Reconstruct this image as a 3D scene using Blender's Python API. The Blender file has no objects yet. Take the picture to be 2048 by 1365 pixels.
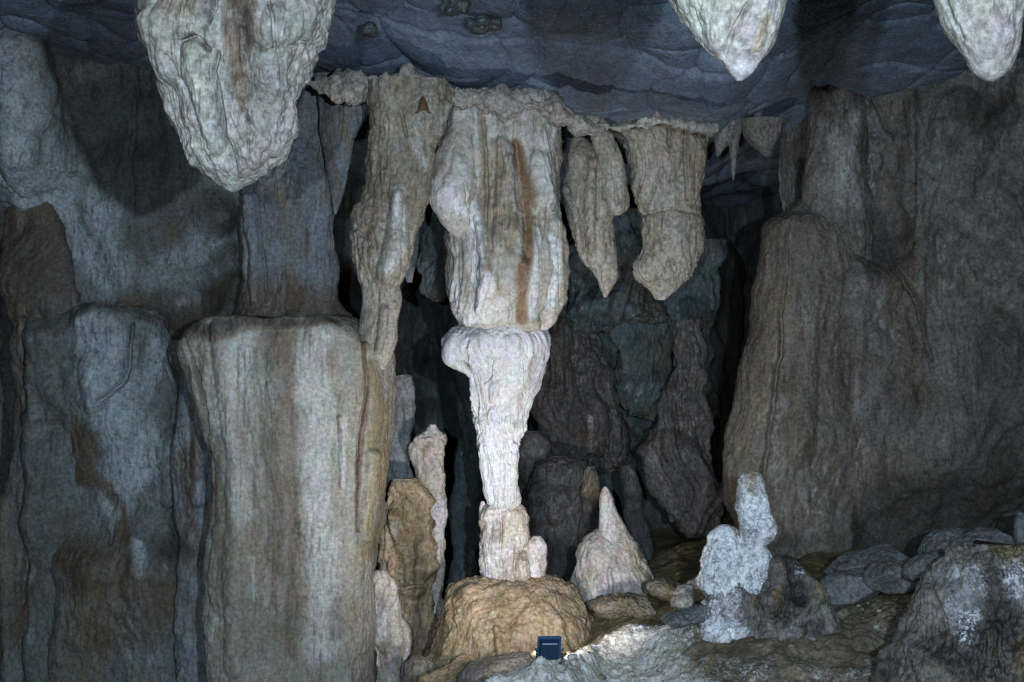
import bpy, math, random
import numpy as np
from mathutils import Vector

# ------------------------------------------------------------------ scene
S = bpy.context.scene
COL = S.collection
F = 2800.0            # focal length in pixels of a 2048 px wide picture
CZ = 2.7              # eye height above the lowest floor
cam_d = bpy.data.cameras.new("camera")
cam_d.sensor_width = 36.0
cam_d.lens = 36.0 * F / 2048.0
cam_d.clip_start, cam_d.clip_end = 0.05, 200.0
cam = bpy.data.objects.new("camera", cam_d)
COL.objects.link(cam)
cam.location = (0, 0, CZ)
cam.rotation_euler = (math.radians(90), 0, 0)
S.camera = cam

w = bpy.data.worlds.new("World")
S.world = w
w.use_nodes = True
wn = w.node_tree
sky = wn.nodes.new("ShaderNodeTexSky")
sky.sky_type = 'NISHITA'
sky.sun_disc = False
sky.sun_elevation = math.radians(12)
sky.sun_rotation = math.radians(120)
wn.links.new(sky.outputs[0], wn.nodes["Background"].inputs[0])
wn.nodes["Background"].inputs[1].default_value = 0.005

def spot(name, loc, target, power, size, blend, radius, color):
    d = bpy.data.lights.new(name, 'SPOT')
    d.energy, d.spot_size, d.spot_blend = power, math.radians(size), blend
    d.shadow_soft_size, d.color = radius, color
    o = bpy.data.objects.new(name, d)
    COL.objects.link(o)
    o.location = loc
    o.rotation_euler = (Vector(target) - Vector(loc)).to_track_quat('-Z', 'Y').to_euler()
    o['kind'] = 'helper'
    return o

# the two head torches of the visitors standing either side of the camera
LAMP_COL = (0.62, 0.80, 1.0)
spot("head_torch", (0.73, 0, CZ + 0.2), (-0.9, 12, CZ + 0.15), 2350, 90, 1.0, 0.03, LAMP_COL)
spot("head_torch", (-0.34, 0, CZ + 0.13), (-1.1, 12, CZ + 0.05), 1250, 90, 1.0, 0.03, LAMP_COL)

S.view_settings.view_transform = 'Standard'
S.view_settings.look = 'None'
S.view_settings.gamma = 1
S.view_settings.exposure = 0
S.view_settings.use_curve_mapping = False
S.render.engine = 'CYCLES'
S.cycles.max_bounces = 4
S.cycles.diffuse_bounces = 3
S.cycles.use_denoising = False
S.cycles.sample_clamp_indirect = 3.0

# ------------------------------------------------------------------ noise
_r = np.random.RandomState(11)
_perm = np.tile(_r.permutation(256), 3).astype(np.int32)
_g = _r.normal(size=(256, 3))
_g = (_g / np.linalg.norm(_g, axis=1)[:, None]).astype(np.float32)

def perlin(p):
    p = np.asarray(p, np.float32)
    i = np.floor(p).astype(np.int32)
    f = p - i
    i &= 255
    u = f * f * f * (f * (f * 6 - 15) + 10)
    out = 0
    for dx in (0, 1):
        ux = u[..., 0] if dx else 1 - u[..., 0]
        px = _perm[i[..., 0] + dx]
        for dy in (0, 1):
            uy = u[..., 1] if dy else 1 - u[..., 1]
            py = _perm[px + i[..., 1] + dy]
            for dz in (0, 1):
                uz = u[..., 2] if dz else 1 - u[..., 2]
                g = _g[_perm[py + i[..., 2] + dz]]
                d = g[..., 0] * (f[..., 0] - dx) + g[..., 1] * (f[..., 1] - dy) + g[..., 2] * (f[..., 2] - dz)
                out = out + ux * uy * uz * d
    return out * 1.6

def fbm(p, o=4, gain=0.5, lac=2.07):
    a, s, t = 1.0, 0, 0
    for k in range(o):
        s = s + a * perlin(p + 17.3 * k)
        t += a
        a *= gain
        p = p * lac
    return s / t

def billow(p, o=3, gain=0.5):
    a, s, t = 1.0, 0, 0
    for k in range(o):
        s = s + a * np.abs(perlin(p + 31.7 * k))
        t += a
        a *= gain
        p = p * 2.1
    return s / t

def cells(p):
    """distance to the nearest and second nearest of jittered points"""
    i = np.floor(p).astype(np.int32)
    f = (p - i).astype(np.float32)
    d1 = np.full(p.shape[:-1], 9, np.float32)
    d2 = d1.copy()
    for dx in (-1, 0, 1):
        for dy in (-1, 0, 1):
            for dz in (-1, 0, 1):
                h = _perm[_perm[_perm[(i[..., 0] + dx) & 255] + ((i[..., 1] + dy) & 255)] + ((i[..., 2] + dz) & 255)]
                q = _g[h] * 0.42 + 0.5
                d = np.sqrt((q[..., 0] + dx - f[..., 0]) ** 2 + (q[..., 1] + dy - f[..., 1]) ** 2 + (q[..., 2] + dz - f[..., 2]) ** 2)
                d2 = np.minimum(d2, np.maximum(d1, d))
                d1 = np.minimum(d1, d)
    return d1, d2

def sst(a, b, x):
    t = np.clip((x - a) / (b - a), 0, 1)
    return t * t * (3 - 2 * t)

# ------------------------------------------------------------------ materials
def rgba(c):
    return (c[0], c[1], c[2], 1)

def make_mat(name, a, b, streak=(0.30, 0.20, 0.11), streak_amt=0.5, grime=(0.05, 0.042, 0.036), grime_amt=0.3,
             rust=(0.12, 0.074, 0.038), white=(0.60, 0.58, 0.53), moss=(0.22, 0.165, 0.085), speck=0.0,
             rough=0.85, bump=0.5, vstretch=0.16, fine=34.0, mottle=0.4, seed=0.0, spec=0.32, pits=0.5, lines=0.6):
    m = bpy.data.materials.new(name)
    m.use_nodes = True
    nt = m.node_tree
    N, L = nt.nodes, nt.links
    bsdf = N["Principled BSDF"]
    tc = N.new("ShaderNodeTexCoord")

    def mapping(s, off=0.0):
        mp = N.new("ShaderNodeMapping")
        mp.inputs["Location"].default_value = (seed + off, seed * 1.7 + off, seed * 0.6)
        mp.inputs["Scale"].default_value = s
        L.new(tc.outputs["Object"], mp.inputs["Vector"])
        return mp.outputs[0]

    def noise(vec, scale, detail=5, roughn=0.55, dist=0.0):
        n = N.new("ShaderNodeTexNoise")
        n.inputs["Scale"].default_value = scale
        n.inputs["Detail"].default_value = detail
        n.inputs["Roughness"].default_value = roughn
        n.inputs["Distortion"].default_value = dist
        L.new(vec, n.inputs["Vector"])
        return n.outputs["Fac"]

    def ramp(v, lo, hi, smooth=True):
        r = N.new("ShaderNodeMapRange")
        if smooth:
            r.interpolation_type = 'SMOOTHSTEP'
        r.inputs["From Min"].default_value = lo
        r.inputs["From Max"].default_value = hi
        L.new(v, r.inputs["Value"])
        return r.outputs["Result"]

    def math_(op, x, y):
        n = N.new("ShaderNodeMath")
        n.operation = op
        n.use_clamp = op in ('ADD', 'SUBTRACT')
        for k, q in ((0, x), (1, y)):
            if isinstance(q, (int, float)):
                n.inputs[k].default_value = q
            else:
                L.new(q, n.inputs[k])
        return n.outputs[0]

    def mix(fac, x, y, blend='MIX'):
        n = N.new("ShaderNodeMix")
        n.data_type = 'RGBA'
        n.blend_type = blend
        if isinstance(fac, (int, float)):
            n.inputs[0].default_value = fac
        else:
            L.new(fac, n.inputs[0])
        for k, q in ((6, x), (7, y)):
            if isinstance(q, tuple):
                n.inputs[k].default_value = rgba(q)
            else:
                L.new(q, n.inputs[k])
        return n.outputs[2]

    iso = mapping((1, 1, 1))
    vert = mapping((1, 1, vstretch), 3.1)
    at = N.new("ShaderNodeAttribute")
    at.attribute_name = "mask"
    sep = N.new("ShaderNodeSeparateColor")
    L.new(at.outputs["Color"], sep.inputs[0])
    mr, mg, mb, ma = sep.outputs[0], sep.outputs[1], sep.outputs[2], at.outputs["Alpha"]

    c = mix(ramp(noise(iso, 1.4, 4, 0.6), 0.38, 0.62), a, b)
    st = ramp(noise(vert, 5.5, 7, 0.62, 0.3), 0.47, 0.68)
    c = mix(math_('MULTIPLY', st, streak_amt), c, streak)
    st2 = ramp(noise(vert, 19.0, 4, 0.6, 0.2), 0.55, 0.72)
    c = mix(math_('MULTIPLY', st2, streak_amt * 0.3), c, white)
    gr = math_('MULTIPLY', ramp(noise(iso, 2.6, 9, 0.68), 0.52, 0.72), grime_amt)
    c = mix(gr, c, grime)
    ragged = math_('ADD', math_('MULTIPLY', noise(vert, 9, 6, 0.7), 0.6), math_('MULTIPLY', noise(vert, 34, 5, 0.7), 0.4))

    def masked(m_, edge=1.9):
        # m_ broken up by the ragged noise
        s = N.new("ShaderNodeMath")
        s.operation = 'MULTIPLY_ADD'
        L.new(ragged, s.inputs[0])
        s.inputs[1].default_value = edge
        s.inputs[2].default_value = -edge * 0.5
        t = N.new("ShaderNodeMath")
        t.operation = 'ADD'
        L.new(s.outputs[0], t.inputs[0])
        L.new(m_, t.inputs[1])
        return math_('MULTIPLY', ramp(t.outputs[0], 0.0, 1.15), ramp(m_, 0.0, 0.5))

    c = mix(math_('MULTIPLY', masked(mg), 0.92), c, white)
    c = mix(math_('MULTIPLY', masked(ma), 0.9), c, moss)
    c = mix(math_('MULTIPLY', masked(mr), 0.92), c, rust)
    c = mix(math_('MULTIPLY', masked(mb), 0.93), c, grime)
    # thin dark lines left by running water
    tv = mapping((1, 1, vstretch * 0.35), 14.7)
    tl = math_('MULTIPLY', ramp(noise(tv, 30.0, 4, 0.6, 0.15), 0.54, 0.63), lines)
    tl = math_('MULTIPLY', tl, ramp(noise(iso, 2.1, 4, 0.6), 0.36, 0.56))
    c = mix(tl, c, tuple(0.65 * q for q in streak))
    coarse = ramp(noise(iso, 1.7, 3, 0.55), 0.36, 0.62)
    # pitted, dusty skin over all of it
    pv = mapping((1, 1, max(vstretch * 2.2, 0.3)), 8.3)
    pit = math_('MULTIPLY', ramp(noise(pv, 15.0, 8, 0.74), 0.50, 0.66), math_('MULTIPLY', math_('ADD', math_('MULTIPLY', coarse, 0.9), 0.25), pits * 1.15))
    c = mix(pit, c, tuple(0.55 * q + 0.45 * z for q, z in zip(grime, streak)))
    pale = math_('MULTIPLY', ramp(noise(mapping((1, 1, max(vstretch * 2.2, 0.3)), 21.9), 9.0, 8, 0.74), 0.54, 0.68), pits * 0.55)
    c = mix(pale, c, tuple(min(0.8, 1.35 * q) for q in a))
    # grain
    fi = noise(iso, fine, 6, 0.7)
    lo = 1.0 - mottle
    r = N.new("ShaderNodeMapRange")
    r.inputs["From Min"].default_value = 0.38
    r.inputs["From Max"].default_value = 0.62
    r.inputs["To Min"].default_value = lo
    r.inputs["To Max"].default_value = 1.0 + mottle * 0.4
    L.new(fi, r.inputs["Value"])
    cc = N.new("ShaderNodeCombineColor")
    for k in range(3):
        L.new(r.outputs[0], cc.inputs[k])
    c = mix(1.0, c, cc.outputs[0], 'MULTIPLY')
    gn = noise(iso, 130.0, 2, 0.8)
    r2 = N.new("ShaderNodeMapRange")
    r2.inputs["From Min"].default_value = 0.3
    r2.inputs["From Max"].default_value = 0.7
    r2.inputs["To Min"].default_value = 0.80
    r2.inputs["To Max"].default_value = 1.16
    L.new(gn, r2.inputs["Value"])
    cg = N.new("ShaderNodeCombineColor")
    for k in range(3):
        L.new(r2.outputs[0], cg.inputs[k])
    c = mix(1.0, c, cg.outputs[0], 'MULTIPLY')
    # tint variation
    nz = N.new("ShaderNodeTexNoise")
    nz.inputs["Scale"].default_value = 7.0
    nz.inputs["Detail"].default_value = 5
    L.new(iso, nz.inputs["Vector"])
    c = mix(0.16, c, nz.outputs["Color"], 'OVERLAY')
    rg = None
    if speck > 0:
        big = ramp(noise(iso, 2.2, 5, 0.6), 0.36, 0.62)
        v = noise(iso, 26.0, 4, 0.75)
        sp = math_('MULTIPLY', ramp(v, 0.53, 0.59), big)
        v2 = noise(iso, 60.0, 3, 0.7)
        sp = math_('ADD', sp, math_('MULTIPLY', ramp(v2, 0.55, 0.62), big))
        spm = math_('MULTIPLY', sp, math_('MULTIPLY', ramp(mg, 0.0, 0.5), min(1.0, speck)))
        c = mix(spm, c, (0.82, 0.82, 0.84))
    L.new(c, bsdf.inputs["Base Color"])
    wet = N.new("ShaderNodeMapRange")
    wet.inputs["From Min"].default_value = 0.42
    wet.inputs["From Max"].default_value = 0.6
    wet.inputs["To Min"].default_value = rough
    wet.inputs["To Max"].default_value = max(0.34, rough - 0.45)
    L.new(noise(mapping((1, 1, 0.4), 31.0), 2.3, 5, 0.6), wet.inputs["Value"])
    L.new(wet.outputs["Result"], bsdf.inputs["Roughness"])
    bsdf.inputs["Specular IOR Level"].default_value = spec
    # relief finer than the mesh
    h = math_('ADD', math_('MULTIPLY', noise(vert, 26, 6, 0.6), 0.9), math_('MULTIPLY', noise(tv, 34, 4, 0.6), 0.9))
    h.node.use_clamp = False
    hh = N.new("ShaderNodeMath")
    hh.operation = 'ADD'
    L.new(h, hh.inputs[0])
    L.new(math_('MULTIPLY', noise(iso, 40, 5, 0.65), 0.6), hh.inputs[1])
    bp = N.new("ShaderNodeBump")
    bp.inputs["Strength"].default_value = bump
    bp.inputs["Distance"].default_value = 0.019
    L.new(hh.outputs[0], bp.inputs["Height"])
    L.new(math_('MULTIPLY', math_('ADD', math_('MULTIPLY', coarse, 0.85), 0.25), bump * 0.75), bp.inputs["Strength"])
    L.new(bp.outputs[0], bsdf.inputs["Normal"])
    return m

M = {}
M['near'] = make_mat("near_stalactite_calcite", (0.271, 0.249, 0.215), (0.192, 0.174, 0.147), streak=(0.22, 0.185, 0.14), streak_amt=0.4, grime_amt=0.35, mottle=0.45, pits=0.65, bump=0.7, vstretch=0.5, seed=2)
M['near_dimmed'] = make_mat("dimmed_stalactite_calcite", (0.196, 0.179, 0.155), (0.138, 0.125, 0.106), streak=(0.22, 0.185, 0.14), streak_amt=0.4, grime_amt=0.35, mottle=0.45, pits=0.65, bump=0.7, vstretch=0.5, seed=3)  # near calcite darkened in colour to offset strong torchlight at close range
M['col'] = make_mat("column_calcite", (0.549, 0.510, 0.451), (0.414, 0.371, 0.304), streak=(0.26, 0.195, 0.125), streak_amt=0.45, pits=0.4, grime_amt=0.12, mottle=0.3, seed=5, white=(0.70, 0.68, 0.66), rust=(0.20, 0.105, 0.045))
M['pillar'] = make_mat("pillar_calcite", (0.371, 0.330, 0.263), (0.268, 0.225, 0.160), streak=(0.19, 0.135, 0.08), streak_amt=0.5, grime_amt=0.2, mottle=0.4, seed=6, white=(0.66, 0.64, 0.60), pits=0.5, moss=(0.17, 0.13, 0.075))
M['white'] = make_mat("white_calcite", pits=0.28, a=(0.563, 0.554, 0.554), b=(0.484, 0.475, 0.466), streak=(0.50, 0.42, 0.32), streak_amt=0.25, grime_amt=0.05, mottle=0.22, bump=0.3, seed=7)
M['ped'] = make_mat("pedestal_calcite", (0.60, 0.56, 0.55), (0.48, 0.41, 0.34), streak=(0.36, 0.25, 0.13), streak_amt=0.5, grime_amt=0.25, mottle=0.4, seed=9)
M['tan'] = make_mat("tan_flowstone", (0.450, 0.327, 0.198), (0.363, 0.273, 0.177), streak=(0.33, 0.215, 0.10), streak_amt=0.5, grime_amt=0.35, mottle=0.45, seed=12, bump=0.8)
M['block'] = make_mat("block_flowstone", (0.344, 0.320, 0.272), (0.285, 0.252, 0.194), streak=(0.25, 0.195, 0.125), streak_amt=0.55, grime_amt=0.22, mottle=0.35, seed=15, vstretch=0.1)
M['curt'] = make_mat("curtain_flowstone", (0.233, 0.254, 0.272), (0.194, 0.198, 0.197), streak=(0.20, 0.16, 0.12), streak_amt=0.5, grime_amt=0.2, mottle=0.4, seed=18, vstretch=0.1)
M['wall'] = make_mat("left_wall_rock", (0.165, 0.179, 0.174), (0.124, 0.129, 0.118), white=(0.43, 0.47, 0.47), streak=(0.12, 0.09, 0.06), streak_amt=0.35, grime_amt=0.5, mottle=0.4, seed=21, vstretch=0.35, grime=(0.07, 0.058, 0.05))
M['brown'] = make_mat("brown_flowstone", (0.17, 0.13, 0.09), (0.12, 0.095, 0.07), streak=(0.10, 0.065, 0.035), streak_amt=0.5, grime_amt=0.45, mottle=0.4, seed=24)
M['rwall'] = make_mat("right_wall_rock", (0.178, 0.167, 0.153), (0.127, 0.110, 0.090), streak=(0.08, 0.06, 0.04), streak_amt=0.5, grime_amt=0.55, mottle=0.45, seed=27, vstretch=0.3)
M['shoulder'] = make_mat("shoulder_flowstone", (0.159, 0.141, 0.114), (0.108, 0.089, 0.068), streak=(0.10, 0.07, 0.042), streak_amt=0.6, grime_amt=0.4, mottle=0.45, seed=51, vstretch=0.12, white=(0.34, 0.33, 0.30))
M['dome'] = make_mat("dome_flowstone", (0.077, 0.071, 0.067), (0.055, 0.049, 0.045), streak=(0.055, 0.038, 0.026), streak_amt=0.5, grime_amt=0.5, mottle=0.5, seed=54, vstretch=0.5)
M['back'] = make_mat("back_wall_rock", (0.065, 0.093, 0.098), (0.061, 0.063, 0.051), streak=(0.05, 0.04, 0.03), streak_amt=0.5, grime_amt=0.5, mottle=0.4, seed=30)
M['ceil'] = make_mat("ceiling_rock", (0.198, 0.242, 0.300), (0.136, 0.170, 0.218), streak=(0.12, 0.12, 0.14), streak_amt=0.2, grime_amt=0.4, mottle=0.3, seed=33, vstretch=1.0)
M['spk'] = make_mat("speckled_calcite", (0.80, 0.79, 0.76), (0.62, 0.60, 0.56), streak=(0.16, 0.13, 0.09), streak_amt=0.45, grime=(0.035, 0.03, 0.028), grime_amt=0.6, rust=(0.36, 0.22, 0.08), white=(0.88, 0.88, 0.88), mottle=0.65, seed=36, vstretch=0.8, speck=1.0, pits=0.4, rough=0.5, spec=0.45, bump=1.0, fine=22)
M['spkd'] = make_mat("dark_speckled_rock", (0.26, 0.24, 0.22), (0.13, 0.115, 0.10), streak=(0.22, 0.17, 0.09), streak_amt=0.4, grime=(0.025, 0.022, 0.02), grime_amt=0.6, rust=(0.33, 0.20, 0.07), white=(0.60, 0.60, 0.62), moss=(0.24, 0.18, 0.07), mottle=0.6, seed=37, vstretch=0.8, speck=1.6, rough=0.55, spec=0.4, bump=1.0, fine=22)
M['ground'] = make_mat("ground_rock", (0.22, 0.175, 0.115), (0.15, 0.115, 0.07), streak=(0.24, 0.185, 0.08), streak_amt=0.5, grime=(0.03, 0.025, 0.02), grime_amt=0.6, white=(0.68, 0.65, 0.56), moss=(0.19, 0.15, 0.055), pits=0.45, mottle=0.5, seed=39, vstretch=1.0, speck=1.0, bump=1.0)
M['rock'] = make_mat("boulder_rock", (0.225, 0.234, 0.243), (0.162, 0.162, 0.162), streak=(0.13, 0.12, 0.10), streak_amt=0.3, grime_amt=0.55, mottle=0.45, seed=42, vstretch=1.0, bump=0.9)
M['crust'] = make_mat("crust_calcite", (0.42, 0.38, 0.31), (0.34, 0.30, 0.26), streak=(0.26, 0.18, 0.1), streak_amt=0.3, grime_amt=0.3, mottle=0.45, seed=45, vstretch=1.0, bump=1.0)

def plain(name, col, rough=0.4, metal=0.0, emit=None):
    m = bpy.data.materials.new(name)
    m.use_nodes = True
    b = m.node_tree.nodes["Principled BSDF"]
    n = m.node_tree.nodes.new("ShaderNodeTexNoise")
    n.inputs["Scale"].default_value = 60
    n.inputs["Detail"].default_value = 5
    mx = m.node_tree.nodes.new("ShaderNodeMix")
    mx.data_type = 'RGBA'
    mx.inputs[6].default_value = rgba(tuple(c * 0.7 for c in col))
    mx.inputs[7].default_value = rgba(tuple(min(1, c * 1.2) for c in col))
    m.node_tree.links.new(n.outputs["Fac"], mx.inputs[0])
    m.node_tree.links.new(mx.outputs[2], b.inputs["Base Color"])
    b.inputs["Roughness"].default_value = rough
    b.inputs["Metallic"].default_value = metal
    if emit:
        b.inputs["Emission Color"].default_value = rgba(emit[0])
        b.inputs["Emission Strength"].default_value = emit[1]
    return m

# ------------------------------------------------------------------ builders
def W(u, v, D):
    return np.array([(u - 1024) * D / F, D, CZ - (v - 682.5) * D / F])

def link_mesh(name, P, quads, mat, mask=None, parent=None, origin=None, tris=None):
    P = np.asarray(P, np.float32)
    if origin is None:
        origin = np.array([P[:, 0].mean(), P[:, 1].mean(), P[:, 2].min()])
    me = bpy.data.meshes.new(name)
    me.vertices.add(len(P))
    me.vertices.foreach_set("co", (P - origin).astype(np.float32).ravel())
    q = np.asarray(quads, np.int32).reshape(-1, 4)
    t = np.asarray(tris if tris is not None else [], np.int32).reshape(-1, 3)
    me.loops.add(q.size + t.size)
    me.loops.foreach_set("vertex_index", np.concatenate([q.ravel(), t.ravel()]))
    me.polygons.add(len(q) + len(t))
    me.polygons.foreach_set("loop_start", np.concatenate([np.arange(len(q)) * 4, q.size + np.arange(len(t)) * 3]).astype(np.int32))
    me.update(calc_edges=True)
    me.validate()
    me.shade_smooth()
    if mask is not None:
        at = me.attributes.new("mask", 'FLOAT_COLOR', 'POINT')
        at.data.foreach_set("color", mask.astype(np.float32).ravel())
    me.materials.append(mat)
    o = bpy.data.objects.new(name, me)
    COL.objects.link(o)
    o.location = origin
    if parent is not None:
        o.parent = parent
        o.location = np.array(origin) - np.array(parent.location)
    return o

def tag(o, label=None, cat=None, group=None, kind=None):
    if label: o['label'] = label
    if cat: o['category'] = cat
    if group: o['group'] = group
    if kind: o['kind'] = kind
    return o

def empty(name, loc, label, cat, group=None):
    o = bpy.data.objects.new(name, None)
    COL.objects.link(o)
    o.location = loc
    o.empty_display_size = 0.1
    return tag(o, label, cat, group)

def seg_dist(U, V, pts):
    """distance to a polyline, and the interpolated third value along it"""
    best = np.full(U.shape, 1e9, np.float32)
    val = np.zeros(U.shape, np.float32)
    if len(pts) == 1:
        x, y, r = pts[0]
        return np.hypot(U - x, V - y), np.full(U.shape, r, np.float32)
    for (x0, y0, r0), (x1, y1, r1) in zip(pts[:-1], pts[1:]):
        dx, dy = x1 - x0, y1 - y0
        t = np.clip(((U - x0) * dx + (V - y0) * dy) / (dx * dx + dy * dy + 1e-9), 0, 1)
        d = np.hypot(U - x0 - t * dx, V - y0 - t * dy)
        m = d < best
        best = np.where(m, d, best)
        val = np.where(m, r0 + t * (r1 - r0), val)
    return best, val

def normals(P, wrap):
    if wrap:
        dj = np.roll(P, -1, 1) - np.roll(P, 1, 1)
    else:
        dj = np.gradient(P, axis=1)
    di = np.gradient(P, axis=0)
    n = np.cross(dj, di)
    return n / (np.linalg.norm(n, axis=-1, keepdims=True) + 1e-9)

DEF = dict(lump=(0.06, 1.6), flute=(0.05, 5.0, 0.12), fine=(0.010, 11.0), pop=None, ripple=None, warp=0.25, crack=None)
SX, SY = 17.0, 5.0

def relief(P, N, st, U=None, V=None, D=None, feats=(), front=None):
    st = dict(DEF, **st)
    Q = P + np.array([3.7, 9.1, 5.3])
    wv = np.stack([perlin(Q * 1.3 + 40), perlin(Q * 1.3 + 80), perlin(Q * 1.3 + 120)], -1) * st['warp']
    d = np.zeros(P.shape[:-1], np.float32)
    if st['lump']:
        a, f = st['lump']
        d += a * fbm(Q * f, 4, 0.45) * 1.5
    if st['flute']:
        a, f, s = st['flute']
        q = (Q + wv * np.array([1, 1, 0.3])) * np.array([f, f, f * s])
        d += a * 0.42 * (billow(q, 3, 0.5) * 2.2 - 0.55)
        q = (Q + wv * np.array([1, 1, 0.2])) * np.array([f * 3.1, f * 3.1, f * s * 1.5])
        d += a * 0.22 * (billow(q, 3, 0.6) * 2.2 - 0.55)
    if st['ripple']:
        a, f = st['ripple']
        q = (Q + wv * 0.6) * np.array([f * 0.35, f * 0.35, f])
        d += a * fbm(q, 3) * 0.9
    if st['pop']:
        a, f = st['pop']
        d1, d2 = cells(((Q + wv * 0.2) * f).astype(np.float32))
        d += a * (0.6 - d1) * 1.4
    if st['crack']:
        a, f, s = st['crack']
        n = np.abs(perlin((Q + wv) * np.array([f, f, f * s])) + 0.35 * perlin((Q + wv) * np.array([f, f, f * s]) * 3.3))
        gate = sst(0.0, 0.35, perlin(Q * 0.9 + 60))
        d -= a * (1 - sst(0.0, 0.07, n)) * gate
    if st['fine']:
        a, f = st['fine']
        vs_ = np.array([1, 1, 0.5 if st['flute'] else 1.0])
        a = a * (0.3 + 1.3 * sst(-0.25, 0.4, perlin(Q * 1.2 + 150)))
        d += a * fbm(Q * f * vs_, 4, 0.55) * 1.3
        d += a * 0.6 * (billow(Q * f * 1.7 * vs_ * np.array([1, 1, 0.6]), 2) * 2 - 0.6)
    if feats and U is not None:
        jit = perlin(Q * 3) * 5 + perlin(Q * 11 + 9) * 2.5
        for kind, amp, pts in feats:
            ds, r = seg_dist(U + jit, V + jit * 0.4, pts)
            x = ds / np.maximum(r, 0.5)
            k = D / F * amp
            if kind == 'g':      # sharp groove
                e = -np.clip(1 - x, 0, 1) ** 1.3
            elif kind == 'r':    # rounded ridge
                e = np.clip(1 - x * x, 0, 1) ** 1.15
            elif kind == 'b':    # soft swelling
                e = np.exp(-x * x * 1.5)
            else:                # hollow
                e = -np.exp(-(x * x) ** 1.5 * 1.2)
            d += k * e * (front if front is not None else 1)
    return d

def stains_and_light(P, U, V, marks):  # mineral stains, plus light and shade painted on left wall and block
    m = np.zeros(P.shape[:-1] + (4,), np.float32)
    if marks:
        jx = fbm(P * np.array([3.1, 3.1, 1.6]) + 5, 3)
        jy = perlin(P * 2 + 9)
        for ch, amt, pts in marks:
            r0 = max(p[2] for p in pts)
            k0 = min(1.6 * r0, 34)
            ds, r = seg_dist(U + jx * k0, V + jy * k0 * 1.3, pts)
            e = amt * (1 - sst(0.25, 1.5, ds / np.maximum(r, 1)))
            k = 'rwdm'.index(ch)
            m[..., k] = np.maximum(m[..., k], e)
    return m

def interp_keys(keys, step):
    k = np.array(keys, float)
    seg = np.maximum(np.hypot(np.diff(k[:, 1]), np.diff(k[:, 0])), np.hypot(np.diff(k[:, 2]), np.diff(k[:, 0])))
    seg = np.maximum(seg, 1)
    t = np.concatenate([[0], np.cumsum(seg)])
    n = max(8, int(t[-1] / step))
    tt = np.linspace(0, t[-1], n)
    out = np.stack([np.interp(tt, t, k[:, c]) for c in range(k.shape[1])], 1)
    s = 7.0 / step
    if s > 0.6 and n > 12:
        R = int(3 * s) + 1
        g = np.exp(-0.5 * (np.arange(-R, R + 1) / s) ** 2)
        g /= g.sum()
        pad = np.concatenate([2 * out[0] - out[R:0:-1], out, 2 * out[-1] - out[-2:-R - 2:-1]])
        out = np.stack([np.convolve(pad[:, c], g, 'valid') for c in range(out.shape[1])], 1)
    return out

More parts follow.
